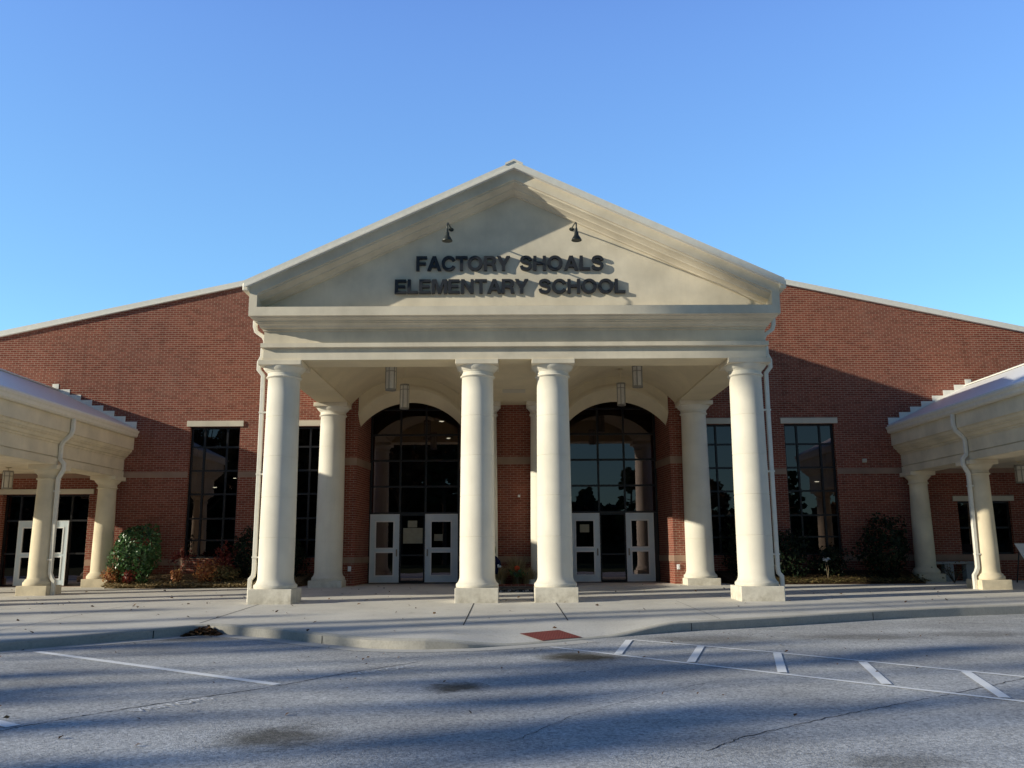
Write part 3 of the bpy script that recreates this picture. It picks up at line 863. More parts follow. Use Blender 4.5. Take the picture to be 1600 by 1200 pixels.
# ----------------------------------------------------------------- portico
PORT = empty('entrance_portico', (0, -.5, 0), 'large cream columned entrance portico with a gabled pediment', 'portico')
HT, HB_ = 5.547, 5.431
def column(X, Y, zb, ptop, name='column', parent=PORT, half=.488, ah=.5036, Rb=.405, Rt=.372, ztop=HT, zab=HB_, mat='stone', joints=True):
    zp = ptop
    bm = bmesh.new()
    P = [(half*.985, zp+.002), (half*1.0, zp+.03), (half*1.0, zp+.065), (half*.97, zp+.095), (half*.93, zp+.10), (half*.92, zp+.115), (half*.895, zp+.125), (half*.875, zp+.15), (Rb+.012, zp+.17), (Rb+.003, zp+.21), (Rb, zp+.25)]
    z0 = zp+.25; z1 = zab-.27
    def rr(z):
        t = (z-z0)/(z1-z0); return Rb + (Rt-Rb)*(max(0, t-.15)/.85)**1.25
    js = [zp+1.13+i*.93 for i in range(6)] if joints else []
    zz = z0
    N = 14
    zl = [z0+(z1-z0)*i/N for i in range(1, N+1)]
    marks = sorted([(z, 0) for z in zl] + [(j, 1) for j in js if z0+.1 < j < z1-.1])
    for z, k in marks:
        if k:
            P += [(rr(z), z-.008), (rr(z)-.007, z-.003), (rr(z)-.007, z+.003), (rr(z), z+.008)]
        else: P.append((rr(z), z))
    P += [(Rt+.004, z1+.004), (Rt+.035, z1+.012), (Rt+.045, z1+.03), (Rt+.035, z1+.048), (Rt+.012, z1+.056), (Rt+.010, z1+.135), (Rt+.028, z1+.14), (Rt+.03, z1+.155), (Rt+.045, z1+.165), (Rt+.085, z1+.205), (min(ah*.985, Rt+.115), z1+.25), (min(ah*.985, Rt+.12), zab-.001)]
    P = [p for i, p in enumerate(P) if i == 0 or p[1] > P[i-1][1]-1e-9 or True]
    lathe(bm, X, Y, P, 48)
    c = obj(name, bm, M[mat], parent, origin=(X, Y, zb), smooth=True, sharp=50)
    box('plinth', (X-half, X+half, Y-half, Y+half, zb-.06, zp), M['stone' if mat == 'stone' else mat], c, bev=.012)
    box('abacus', (X-ah, X+ah, Y-ah, Y+ah, zab, ztop-.001), M['eifs' if mat == 'stone' else mat], c, bev=.010)
    return c
for X in (-5.5, -.894, .894, 5.5): column(X, 0, 0, .317)
for X in (-5.5, -.894, .894, 5.5): column(X, 5.98, .12, .307)

# entablature moulding swept round three sides, then soffits
BX, BY = 5.90, -.45
PROF = [(0, HT), (0, 5.83), (.065, 5.832), (.065, 5.93), (0, 5.945), (0, 6.235), (.03, 6.237), (.03, 6.28), (.085, 6.295), (.10, 6.33), (.15, 6.365), (.152, 6.385), (.19, 6.387), (.19, 6.41), (.235, 6.43), (.265, 6.455), (.27, 6.475), (.32, 6.477), (.32, 6.685)]
KF, KS = 1.72, .72
def sweep(prof, bx_, by_, yback, m, name, parent):
    bm = bmesh.new(); rings = []
    for d, z in prof:
        rings.append([bm.verts.new(p) for p in ((-bx_-d*KS, yback, z), (-bx_-d*KS, by_-d*KF, z), (bx_+d*KS, by_-d*KF, z), (bx_+d*KS, yback, z))])
    for a, b in zip(rings[:-1], rings[1:]):
        for i in range(3): bm.faces.new((a[i], a[i+1], b[i+1], b[i]))
    return obj(name, bm, m, parent)
sweep(PROF[:6], BX, BY, YW, M['eifs'], 'architrave', PORT)
sweep(PROF[5:], BX, BY, YW, M['eifs'], 'cornice', PORT)
IX = 4.985; SPR = 5.60; VAP = 6.43; VX0 = 1.385
bm = bmesh.new()   # soffits: front strip, side strips, centre strip, ceiling vaults
def quad(a, b, c, d): bm.faces.new([bm.verts.new(p) for p in (a, b, c, d)])
quad((-BX, BY, HT), (BX, BY, HT), (BX, .40, HT), (-BX, .40, HT))
for s in (-1, 1):
    quad((s*IX, .40, HT), (s*BX, .40, HT), (s*BX, YW, HT), (s*IX, YW, HT))
    quad((s*IX, .40, HT), (s*IX, YP+.001, HT), (s*IX, YP+.001, SPR), (s*IX, .40, SPR))
    quad((s*VX0, .40, HT), (s*VX0, YP+.001, HT), (s*VX0, YP+.001, SPR), (s*VX0, .40, SPR))
quad((-VX0, .40, HT), (VX0, .40, HT), (VX0, YP-.002, HT), (-VX0, YP-.002, HT))
obj('soffit', bm, M['soffit'], PORT)
for s in (-1, 1):
    A = arc(s*(IX+VX0)/2, VAP, (IX-VX0)/2, SPR, 36)
    bm = bmesh.new()
    va = [bm.verts.new((x, .40, z)) for x, z in A]; vb = [bm.verts.new((x, YP+.002, z)) for x, z in A]
    for i in range(36): bm.faces.new((va[i], va[i+1], vb[i+1], vb[i]))
    fr = [bm.verts.new((x, .398, HT-.0)) for x, z in A]
    vf = [bm.verts.new((x, .398, z)) for x, z in A]
    for i in range(36): bm.faces.new((fr[i], fr[i+1], vf[i+1], vf[i]))
    obj('vaulted_ceiling', bm, M['soffit'], PORT, smooth=True, sharp=30)
# light-tight fill over the ceiling
box('ceiling_deck', (-BX+.02, BX-.02, BY+.02, YW-.01, 6.50, 6.66), M['eifs'], PORT)
bm = bmesh.new(); bx(bm, -.32, .32, 3.5, 4.0, HT-.012, HT+.01); obj('ceiling_grille', bm, M['lintel'], PORT)

# pediment
DP = .32; FY = BY-DP*KF; SL = .4675; FX = BX+DP*KS
RU = 10.04                                  # underside of the roof at the ridge
def ru(x): return RU-SL*abs(x)
IXP = 5.95                                 # inner edge of the frame
IA = 9.79                                   # inner apex of the frame face
bm = bmesh.new()
def poly(pts, y): return [bm.verts.new((x, y, z)) for x, z in pts]
# front face of the rake boards and end blocks (as strips)
for s in (-1, 1):
    o_ = [(s*FX, 6.685), (s*FX, ru(FX)), (0, RU)]
    i_ = [(s*IXP, 6.685), (s*IXP, IA-SL*IXP), (0, IA)]
    vo = poly(o_, FY); vi = poly(i_, FY)
    for k in range(2): bm.faces.new((vo[k], vo[k+1], vi[k+1], vi[k]))
    # inner returns
    steps = [(FY, IA), (FY+.05, IA-.004), (FY+.055, IA-.04), (FY+.17, IA-.06), (FY+.26, IA-.10), (FY+.265, IA-.125), (FY+.37, IA-.14), (FY+.47, IA-.175), (FY+.475, IA-.20), (BY, IA-.205)]
    for (ya, za), (yb, zb) in zip(steps[:-1], steps[1:]):
        bm.faces.new([bm.verts.new(p) for p in ((s*IXP, ya, za-SL*IXP), (0, ya, za), (0, yb, zb), (s*IXP, yb, zb-SL*IXP))])
    bm.faces.new([bm.verts.new(p) for p in ((s*IXP, FY, 6.685), (s*IXP, FY, IA-SL*IXP), (s*IXP, BY, IA-SL*IXP), (s*IXP, BY, 6.685))])
    # outer side wall up to the eave
    bm.faces.new([bm.verts.new(p) for p in ((s*FX, FY, 6.685), (s*FX, YW, 6.685), (s*FX, YW, ru(FX)), (s*FX, FY, ru(FX)))])
bmesh.ops.remove_doubles(bm, verts=bm.verts, dist=.0008)
obj('pediment_frame', bm, M['eifs'], PORT)
bm = bmesh.new(); bm.faces.new(poly([(-IXP, 6.685), (IXP, 6.685), (IXP, IA-.02-SL*IXP), (0, IA-.02), (-IXP, IA-.02-SL*IXP)], BY)); obj('tympanum', bm, M['eifs'], PORT)
bm = bmesh.new(); quad((-FX, FY, 6.686), (FX, FY, 6.686), (FX, BY+.02, 6.686), (-FX, BY+.02, 6.686)); obj('cornice_top', bm, M['eifs'], PORT)
# roof
bm = bmesh.new(); RE = 6.20; RYF = FY-.12
for s in (-1, 1):
    vs = []
    for y in (RYF, 16):
        for x in (0, RE*s):
            for dz in (.0, .13): vs.append(bm.verts.new((x, y, ru(x)+dz)))
    for f in ((0,2,3,1),(4,5,7,6),(1,3,7,5),(0,4,6,2),(2,6,7,3)): bm.faces.new([vs[i] for i in f])
obj('portico_roof', bm, M['metal_roof'], PORT)
for s in (-1, 1):     # front edge trim with a drip lip
    for y0, y1, d0, d1, nm in ((RYF-.035, RYF-.001, -.018, .145, 'rake_trim'), (RYF-.055, RYF-.036, -.030, .012, 'drip_edge')):
        bm = bmesh.new(); vs = []
        for y in (y0, y1):
            for x in (0, (RE+.02)*s):
                for dz in (d0, d1): vs.append(bm.verts.new((x, y, ru(x)+dz)))
        for f in ((0,2,3,1),(4,5,7,6),(1,3,7,5),(0,4,6,2),(2,6,7,3)): bm.faces.new([vs[i] for i in f])
        obj(nm, bm, M['roof_trim'], PORT)
    box('eave_gutter', tuple(sorted((s*6.13, s*6.27)))+(RYF+.02, YW-.3, ru(6.2)-.09, ru(6.2)+.10), M['gutter'], PORT, bev=.02)
bm = bmesh.new()
for s in (-1, 1):
    vs = []
    for y in (RYF-.06, 14):
        for x in (0, .21*s):
            for dz in (.135, .185): vs.append(bm.verts.new((x, y, ru(x)+dz)))
    for f in ((0,2,3,1),(4,5,7,6),(1,3,7,5),(0,4,6,2),(2,6,7,3)): bm.faces.new([vs[i] for i in f])
obj('ridge_cap', bm, M['roof_trim'], PORT)
# downspouts on the outer corners
for s in (-1, 1):
    x = lambda v: v*s
    bm = bmesh.new()
    tube(bm, [(x(6.24), -.05, 6.60), (x(6.24), -.05, 6.45), (x(6.20), -.05, 6.33), (x(6.02), -.05, 6.20), (x(5.97), -.05, 6.10), (x(5.97), -.05, 5.97), (x(6.03), -.05, 5.90), (x(6.03), -.05, 5.72), (x(6.10), -.05, 5.58), (x(6.10), -.05, 5.40), (x(5.99), -.05, 5.26), (x(5.985), -.05, 4.2), (x(5.985), -.05, 2.5), (x(5.985), -.05, .72), (x(6.0), -.05, .60), (x(6.07), -.05, .52), (x(6.07), -.05, .02)], .05, flat=(.095, .085))
    for z in (4.35, 2.9, 1.0): bx(bm, *sorted((x(5.86), x(6.045))), -.105, .005, z, z+.035)
    obj('downspout', bm, M['pipe'], PORT)

# ----------------------------------------------------------------- pendant lanterns
def lantern(x, y, zt, zb, zc, label, r=.125, group='cylindrical lanterns hanging in the portico', canopy=False):
    o = empty('pendant_lantern', (x, y, zb), label, 'lantern', group)
    bm = bmesh.new(); lathe(bm, x, y, [(r*.97, zb+.02), (r*.97, zt-.04)], 28); obj('glass_cylinder', bm, M['lantern'], o, smooth=True, sharp=40)
    bm = bmesh.new(); lathe(bm, x, y, [(r*1.06, zb), (r*1.06, zb+.035)], 28); lathe(bm, x, y, [(r*1.06, zt-.05), (r*1.06, zt)], 28); lathe(bm, x, y, [(r*1.05, zt-.17), (r*1.05, zt-.15)], 28)
    for k in range(6):
        a = k*math.pi/3+.3; bx(bm, x+r*1.02*math.cos(a)-.01, x+r*1.02*math.cos(a)+.01, y+r*1.02*math.sin(a)-.01, y+r*1.02*math.sin(a)+.01, zb+.03, zt-.02)
    obj('metal_cage', bm, M['lanternmetal'], o, smooth=True, sharp=40)
    bm = bmesh.new(); lathe(bm, x, y, [(.011, zt), (.011, zc-.03)], 10); lathe(bm, x, y, [(.07, zc-.03), (.06, zc)], 16); obj('hanging_stem', bm, M['soffit'], o, smooth=True, sharp=40)
    return o
lantern(-3.15, 1.42, 5.80, 5.15, 6.41, 'front one of the two pale lanterns before the left entrance arch', .13)
lantern(-3.15, 4.40, 5.87, 5.15, 6.41, 'rear pale lantern hanging against the left entrance arch')
lantern(3.19, 1.75, 5.84, 5.26, 6.41, 'front one of the two pale lanterns before the right entrance arch', .13)
lantern(3.19, 5.05, 6.0, 5.32, 6.41, 'rear pale lantern hanging against the right entrance arch')

# ----------------------------------------------------------------- gooseneck sign lamps
def gooseneck(x, label):
    o = empty('gooseneck_lamp', (x, BY, 8.42), label, 'sign lamp', 'gooseneck lamps over the school name')
    y0 = BY; L_ = .82
    bm = bmesh.new()
    pts = [(x, y0, 8.74), (x, y0-.25, 8.70), (x, y0-.65, 8.60), (x, y0-1.0, 8.51), (x, y0-1.2, 8.45), (x, y0-1.33, 8.39), (x, y0-1.38, 8.32), (x, y0-1.38, 8.18)]
    tube(bm, pts, .017, 10); obj('arm', bm, M['lampmetal'], o, smooth=True)
    bm = bmesh.new(); lathe(bm, x, y0-1.38, [(.115, 7.955), (.118, 7.965), (.095, 8.015), (.06, 8.07), (.05, 8.09), (.048, 8.14), (.03, 8.17), (.028, 8.23), (.018, 8.25)], 28)
    obj('bell_shade', bm, M['lampmetal'], o, smooth=True, sharp=60)
    bm = bmesh.new()
    ring = [bm.verts.new((x+.06*math.cos(a), y0-.02, 8.74+.045*math.sin(a))) for a in [i*math.pi/9 for i in range(18)]]
    rb = [bm.verts.new((x+.06*math.cos(a), y0+.01, 8.74+.045*math.sin(a))) for a in [i*math.pi/9 for i in range(18)]]
    bm.faces.new(ring)
    for i in range(18): bm.faces.new((ring[i], ring[(i+1) % 18], rb[(i+1) % 18], rb[i]))
    obj('wall_flange', bm, M['lampmetal'], o)
gooseneck(-1.515, 'shaded gooseneck lamp on the pediment above the word factory')
gooseneck(1.385, 'sunlit gooseneck lamp casting a long thin shadow across the pediment')

# ----------------------------------------------------------------- covered walkways
def walkway(s, label):
    o = empty('covered_walkway', (12.7*s, 3, .06), label, 'covered walkway')
    X = lambda v: v*s
    XO, XI = 12.30, 17.05        # outer faces of the two beams
    YE = -1.12
    bm = bmesh.new()
    prof = [(.012, 3.46), (.012, 3.655), (-.03, 3.657), (-.03, 3.68), (0, 3.682), (0, 4.03), (.03, 4.032), (.03, 4.08), (.08, 4.10), (.12, 4.16), (.125, 4.19), (.165, 4.192), (.165, 4.22), (.20, 4.24), (.225, 4.29), (.23, 4.325), (.27, 4.327), (.27, 4.72)]
    rings = []
    for d, z in prof:
        rings.append([bm.verts.new(p) for p in ((X(XO-d), YW-.001, z), (X(XO-d), YE-d, z), (X(XI+d), YE-d, z), (X(XI+d), YW-.001, z))])
    for a, b in zip(rings[:-1], rings[1:]):
        for i in range(3): bm.faces.new((a[i], a[i+1], b[i+1], b[i]))
    obj('entablature', bm, M['canopy'], o)
    bm = bmesh.new()
    def q(*p): bm.faces.new([bm.verts.new(v) for v in p])
    q((X(XO), YE, 3.46), (X(XO), YW, 3.46), (X(XO+.72), YW, 3.46), (X(XO+.72), YE, 3.46))
    q((X(XI), YE, 3.46), (X(XI), YW, 3.46), (X(XI-.72), YW, 3.46), (X(XI-.72), YE, 3.46))
    q((X(XO+.72), YE, 3.46), (X(XO+.72), YE+.72, 3.46), (X(XI-.72), YE+.72, 3.46), (X(XI-.72), YE, 3.46))
    q((X(XO+.72), YE+.72, 3.46), (X(XO+.72), YW, 3.46), (X(XO+.72), YW, 3.60), (X(XO+.72), YE+.72, 3.60))
    q((X(XI-.72), YE+.72, 3.46), (X(XI-.72), YW, 3.46), (X(XI-.72), YW, 3.60), (X(XI-.72), YE+.72, 3.60))
    q((X(XO+.70), YE+.7, 3.60), (X(XO+.70), YW-.002, 3.60), (X(XI-.70), YW-.002, 3.60), (X(XI-.70), YE+.7, 3.60))
    obj('ceiling', bm, M['canopy'], o)
    # roof: two pitches from the gutter line to a ridge along the walk
    XR = (XO+XI)/2; ZE, ZR = 4.935, 6.24
    bm = bmesh.new()
    for (xe, xr) in ((XO-.36, XR), (XI+.36, XR)):
        vs = []
        for y in (YE-.40, YW-.002):
            for xx, zz in ((xe, ZE), (xr, ZR)):
                for dz in (0, .05): vs.append(bm.verts.new((X(xx), y, zz+dz)))
        for f in ((0,2,3,1),(4,5,7,6),(1,3,7,5),(0,4,6,2),(0,1,5,4)): bm.faces.new([vs[i] for i in f])
    q((X(XO-.33), YE-.3, 4.73), (X(XI+.33), YE-.3, 4.73), (X(XR), YE-.3, ZR-.02), (X(XR), YE-.3, ZR-.02+.001))
    obj('roof', bm, M['metal_roof'], o)
    bm = bmesh.new()
    for dx in (-.14, .14):
        vs = []
        for y in (YE-.42, YW-.012):
            for xx, zz in ((XR, ZR+.07), (XR+dx, ZR+.07-.065)):
                for dz in (0, .03): vs.append(bm.verts.new((X(xx), y, zz+dz)))
        for f in ((0,2,3,1),(4,5,7,6),(1,3,7,5),(0,4,6,2),(2,3,7,6)): bm.faces.new([vs[i] for i in f])
    obj('ridge_cap', bm, M['roof_trim'], o)
    for xe in (XO-.27, XI+.27):
        sg = -1 if xe < XR else 1
        bm = bmesh.new(); prof2 = [(0, 4.715), (.08, 4.715), (.115, 4.76), (.12, 4.83), (.15, 4.87), (.155, 4.925), (.13, 4.925), (0, 4.90)]
        A = [bm.verts.new((X(xe+sg*d), YE-.40, z)) for d, z in prof2]; B = [bm.verts.new((X(xe+sg*d), YW-.03, z)) for d, z in prof2]
        for i in range(len(A)): bm.faces.new((A[i], A[(i+1) % len(A)], B[(i+1) % len(A)], B[i]))
        bm.faces.new(A[::-1]); bm.faces.new(B)
        obj('gutter', bm, M['gutter'], o)
    # stepped flashing against the brick
    bm = bmesh.new()
    nst = 7; x0 = XO-.31; dx = (XR-x0-.1)/nst; dz = dx*(ZR-ZE)/(XR-(XO-.36))
    for side in (0, 1):
        for k in range(nst+1):
            xa = x0+dx*k; xb = min(xa+dx, XR) if k < nst else XR
            za = ZE+.05+(xa-(XO-.36))*(ZR-ZE)/(XR-(XO-.36))-.02
            zt = 5.235+dz*k
            if side: xa, xb = 2*XR-xb, 2*XR-xa
            if abs(xb-xa) < .01: continue
            a_, b_ = sorted((X(xa), X(xb)))
            bx(bm, a_, b_, YW-.012-.0015*(k % 2), YW-.001, za-.10, zt)
    obj('step_flashing', bm, M['roof_trim'], o)
    first = None
    for yc in (6.78, 3.25, -.40):
        zb = flatz(yc)
        column(X(12.57), yc, zb, zb+.24, 'column', o, .40, .385, .30, .262, 3.46, 3.335, 'canopy', False)
        column(X(16.78), yc, zb, zb+.24, 'column', o, .40, .385, .30, .262, 3.46, 3.335, 'canopy', False)
    yy = 3.1
    bm = bmesh.new()
    tube(bm, [(X(11.96), yy, 4.72), (X(11.96), yy, 4.42), (X(12.0), yy, 4.28), (X(12.2), yy, 4.08), (X(12.235), yy, 3.98), (X(12.235), yy, 3.62), (X(12.12), yy, 3.50), (X(12.12), yy, 3.33), (X(12.20), yy, 3.18), (X(12.24), yy, 3.10), (X(12.235), yy, 2.0), (X(12.23), yy, .62), (X(12.18), yy, .50), (X(12.12), yy, .42), (X(12.12), yy, .02)], .05, flat=(.10, .09))
    for z in (2.75, .95): bx(bm, *sorted((X(12.18), X(12.32))), yy-.06, yy+.06, z, z+.035)
    obj('downspout', bm, M['pipe'], o)
    return o
walkway(-1, 'cream covered walkway on the left, dusky blue roof edge, two glazed doors behind')
walkway(1, 'cream covered walkway on the right with a bright white sunlit roof and bench beneath')
lantern(-14.7, 5.05, 3.50, 2.97, 3.60, 'pale lantern hanging under the left covered walkway', .13, 'lanterns under the covered walkways')
lantern(14.72, 4.95, 3.50, 2.97, 3.60, 'pale lantern hanging under the right covered walkway at the frame edge', .13, 'lanterns under the covered walkways')

# ----------------------------------------------------------------- paper notices
def notice(x0, x1, z0, z1, label):
    bm = bmesh.new(); bx(bm, x0, x1, YG+.012, YG+.016, z0, z1); obj('paper_notice', bm, M['paper'], None, origin=((x0+x1)/2, YG, z0), label=label, cat='notice', group='notices taped to the entrance glass')
notice(-3.40, -3.10, 1.88, 2.09, 'small upper notice on the dark glass between the left doors')
notice(-3.54, -2.92, 1.37, 1.86, 'large lower notice on the dark glass between the left doors')
notice(-2.55, -2.28, 1.45, 1.66, 'notice in the upper light of the second door from the left entrance')
notice(2.12, 2.42, 1.69, 1.94, 'notice in the upper light of the door beside the right middle column')

# ----------------------------------------------------------------- plants
rng = np.random.default_rng(5)
def leaf_quads(centers, normals, size, aspect=1.7, var=.4, bend=.0, up=None):
    n = len(centers)
    nr = normals/np.linalg.norm(normals, axis=1, keepdims=True)
    rv = rng.normal(size=(n, 3))
    if up is not None: rv = rv*.35 + np.array(up)
    t = np.cross(nr, rv); t /= np.linalg.norm(t, axis=1, keepdims=True)+1e-9
    b = np.cross(nr, t)
    s = size*(1+var*rng.uniform(-1, 1, (n, 1)))
    # rhombus leaf
    p0 = centers - b*s*aspect*.5; p2 = centers + b*s*aspect*.5
    p1 = centers + t*s*.5 + b*s*.05 + nr*s*bend; p3 = centers - t*s*.5 + b*s*.05 + nr*s*bend
    V = np.stack([p0, p1, p2, p3], 1).reshape(-1, 3)
    F = np.arange(n*4).reshape(-1, 4)
    return V.tolist(), F.tolist()

def blob_points(n, r, blobs=9, fill=.35, seed=0, flat=.0):
    """points on lumpy clumps within an ellipsoid r=(rx,ry,rz), centred on 0"""
    g = np.random.default_rng(seed)
    d = g.normal(size=(n, 3)); d /= np.linalg.norm(d, axis=1, keepdims=True)
    lump = np.ones(n)
    for k in range(blobs*3):
        c = g.normal(size=3); c /= np.linalg.norm(c)
        lump += .22*np.exp(-((d-c)**2).sum(1)/.10)*g.choice([-1, 1.2])
    rr = (1-fill*g.random(n)**1.6)*lump
    return d*rr[:, None]*np.array(r), d

def stems(o, base, pts, r=.012, mat='twig', name='stem'):
    bm = bmesh.new()
    for p in pts:
        mid = (Vector(base)+Vector(p))*.5+Vector((random.uniform(-.05, .05), random.uniform(-.05, .05), 0))
        tube(bm, [base, mid, p], [r, r*.75, r*.4], 6)
    return obj(name, bm, M[mat], o, smooth=True)

def shrub(name, loc, r, n, leaf, mat, label, cat='shrub', seed=1, group=None, fill=.4, zc=None, asp=1.7, upbias=.0):
    o = empty(name, loc, label, cat, group)
    P, D = blob_points(n, r, seed=seed, fill=fill)
    zc = r[2] if zc is None else zc
    P[:, 2] += zc
    keep = P[:, 2] > .02; P = P[keep]; D = D[keep]
    nr = D + rng.normal(size=D.shape)*.55; nr[:, 2] += upbias
    V, F = leaf_quads(P, nr, leaf, asp, bend=.08)
    pyobj('foliage', V, F, M[mat], o)
    b = Vector(loc)
    stems(o, b, [b+Vector((random.uniform(-.6, .6)*r[0], random.uniform(-.6, .6)*r[1], zc*random.uniform(.6, 1.3))) for _ in range(7)], .02, 'bark')
    return o
zg = .24
shrub('rounded_shrub', (-11.27, 6.2, zg), (.69, .62, .85), 3000, .060, 'camellia', 'large rounded glossy green shrub beside the left walkway column', seed=3, fill=.3, zc=.86)
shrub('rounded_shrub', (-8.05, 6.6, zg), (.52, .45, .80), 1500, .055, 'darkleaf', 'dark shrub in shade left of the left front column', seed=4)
shrub('nandina_shrub', (-11.85, 5.95, zg), (.34, .28, .24), 420, .05, 'nandina', 'pale orange low shrub at the foot of the left walkway column', seed=6, fill=.9)
shrub('nandina_shrub', (-11.25, 5.72, zg), (.19, .17, .19), 300, .045, 'redleaf', 'rust red low shrub in front of the rounded green shrub', seed=7, fill=.9)
shrub('nandina_shrub', (-9.05, 6.0, zg), (.42, .36, .33), 800, .05, 'nandina', 'orange leaved shrub below the first tall left window', seed=8, fill=.9)
shrub('nandina_shrub', (-8.55, 6.05, zg), (.46, .36, .27), 800, .048, 'olive', 'olive and copper spreading shrub nearest the left front column', seed=9, fill=.9)
shrub('nandina_shrub', (-8.75, 6.5, zg), (.40, .30, .46), 600, .05, 'redleaf', 'dark red leggy shrub against the first tall left window', seed=10, fill=.8, zc=.6)
shrub('nandina_shrub', (-9.92, 5.85, zg), (.17, .16, .19), 260, .045, 'nandina', 'small copper tuft under the withered stalks', seed=11, fill=.9)
# withered stalks
def stalks(loc, label, seed, h=.85, n=7, leafmat='redleaf', nl=120, spread=.3):
    random.seed(seed)
    o = empty('withered_plant', loc, label, 'plant')
    b = Vector(loc); tips = [b+Vector((random.uniform(-spread, spread), random.uniform(-.15, .15), h*random.uniform(.7, 1.05))) for _ in range(n)]
    bm = bmesh.new()
    for t in tips:
        root = b+Vector((random.uniform(-.12, .12), random.uniform(-.08, .08), 0))
        tube(bm, [root, (root+t)*.5+Vector((random.uniform(-.04, .04), 0, 0)), t], [.013, .010, .006], 6)
    obj('stem', bm, M['twig'], o, smooth=True)
    C = np.array([[*(t-b)] for t in tips]); g = np.random.default_rng(seed)
    P = C[g.integers(0, n, nl)] + g.normal(size=(nl, 3))*np.array([.08, .07, .06])
    V, F = leaf_quads(P, g.normal(size=(nl, 3)), .06, 1.6)
    pyobj('foliage', V, F, M[leafmat], o)
    return o
stalks((-10.02, 6.35, zg), 'withered stalks with curled red heads right of the rounded green shrub', 21)
stalks((-8.95, 6.75, zg), 'tall thin pale stalks before the first tall left window', 22, 1.15, 6, 'redleaf', 60)
# right bed, all in shade
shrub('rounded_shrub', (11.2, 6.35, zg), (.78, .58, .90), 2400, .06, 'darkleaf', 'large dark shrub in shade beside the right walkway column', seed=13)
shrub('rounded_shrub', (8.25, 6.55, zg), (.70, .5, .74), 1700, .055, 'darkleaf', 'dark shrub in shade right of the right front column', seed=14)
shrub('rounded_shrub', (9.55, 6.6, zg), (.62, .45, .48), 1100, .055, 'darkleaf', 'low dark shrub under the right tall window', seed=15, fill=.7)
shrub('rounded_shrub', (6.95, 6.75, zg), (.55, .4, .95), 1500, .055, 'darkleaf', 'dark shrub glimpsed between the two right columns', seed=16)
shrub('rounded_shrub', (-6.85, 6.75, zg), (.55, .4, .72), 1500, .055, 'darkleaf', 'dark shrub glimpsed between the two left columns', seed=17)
o = empty('white_flower', (9.3, 6.05, zg+.45), 'white bloom glowing in the dark right bed', 'flower')
g = np.random.default_rng(31); P = g.normal(size=(46, 3))*np.array([.055, .04, .032])+np.array([0, 0, .12])
V, F = leaf_quads(P, g.normal(size=(46, 3)), .04, 1.3); pyobj('petals', V, F, M['white'], o)
stems(o, Vector((9.3, 6.05, zg)), [Vector((9.3, 6.05, zg+.55)), Vector((9.24, 6.05, zg+.53))], .008)
# bare twigs by the right walkway column
random.seed(44)
o = empty('bare_twig_plant', (13.0, 5.85, .12), 'bare twiggy plant at the foot of the right walkway column', 'plant')
bm = bmesh.new(); b = Vector((12.95, 5.85, .12))
for k in range(9):
    t = b+Vector((random.uniform(-.4, .35), random.uniform(-.1, .1), random.uniform(.3, .62)))
    mid = (b+t)*.5+Vector((random.uniform(-.08, .08), 0, .05)); tube(bm, [b, mid, t], [.012, .009, .004], 6)
    for j in range(2):
        t2 = mid+Vector((random.uniform(-.22, .22), random.uniform(-.05, .05), random.uniform(.02, .2))); tube(bm, [mid, t2], [.007, .003], 5)
obj('stem', bm, M['bark'], o, smooth=True)
g = np.random.default_rng(45); P = g.normal(size=(70, 3))*np.array([.2, .1, .12])+np.array([-.1, 0, .36])
V, F = leaf_quads(P, g.normal(size=(70, 3)), .035, 1.6); pyobj('foliage', V, F, M['olive'], o)

# dry grass clumps between the middle columns
def grass_clump(loc, n, h, spread, label, seed, mat='dry'):
    o = empty('grass_clump', loc, label, 'ornamental grass', 'dry grass clumps between the middle columns')
    g = np.random.default_rng(seed); V = []; F = []
    for i in range(n):
        a = g.uniform(0, 2*math.pi); r0 = g.uniform(0, .14); L_ = h*g.uniform(.7, 1.25); out_ = spread*g.uniform(.25, 1.1)
        d = np.array([math.cos(a), math.sin(a), 0]); sd_ = np.array([-math.sin(a), math.cos(a), 0])*.006
        pts = []
        for k in range(6):
            t = k/5; pts.append(d*(r0+out_*t**1.4) + np.array([0, 0, L_*(1.55*t-.85*t*t*g.uniform(.8, 1.2))]))
        base = len(V)
        for k, p in enumerate(pts):
            w = 1-.8*k/5; V += [(p+sd_*w).tolist(), (p-sd_*w).tolist()]
        for k in range(5): q = base+2*k; F.append([q, q+1, q+3, q+2])
    pyobj('blades', V, F, M[mat], o)
for i, (x, y, n, h, sp_, lb) in enumerate(((-.42, 5.62, 420, .62, .42, 'dry tan grass clump on the left between the middle columns'), (.40, 5.62, 420, .58, .42, 'dry tan grass clump on the right between the middle columns'), (.08, 6.0, 420, .92, .42, 'taller dry grass clump at the back between the middle columns'))):
    grass_clump((x, y, .12), n, h, sp_, lb, 60+i)
o = empty('red_flower', (.07, 5.32, .12), 'single red orange bloom among the dry grass clumps', 'flower')
g = np.random.default_rng(70); D = g.normal(size=(90, 3)); D /= np.linalg.norm(D, axis=1, keepdims=True)
V, F = leaf_quads(D*.075*np.array([1, 1, 1.1])+np.array([0, 0, .50]), D, .05, 1.3); pyobj('petals', V, F, M['orange'], o)
g2 = g.normal(size=(60, 3))*np.array([.11, .08, .06])+np.array([0, 0, .38]); V, F = leaf_quads(g2, g.normal(size=(60, 3)), .06, 1.8); pyobj('foliage', V, F, M['camellia'], o)
stems(o, Vector((.07, 5.32, .12)), [Vector((.07, 5.32, .60)), Vector((.1, 5.3, .5))], .008)
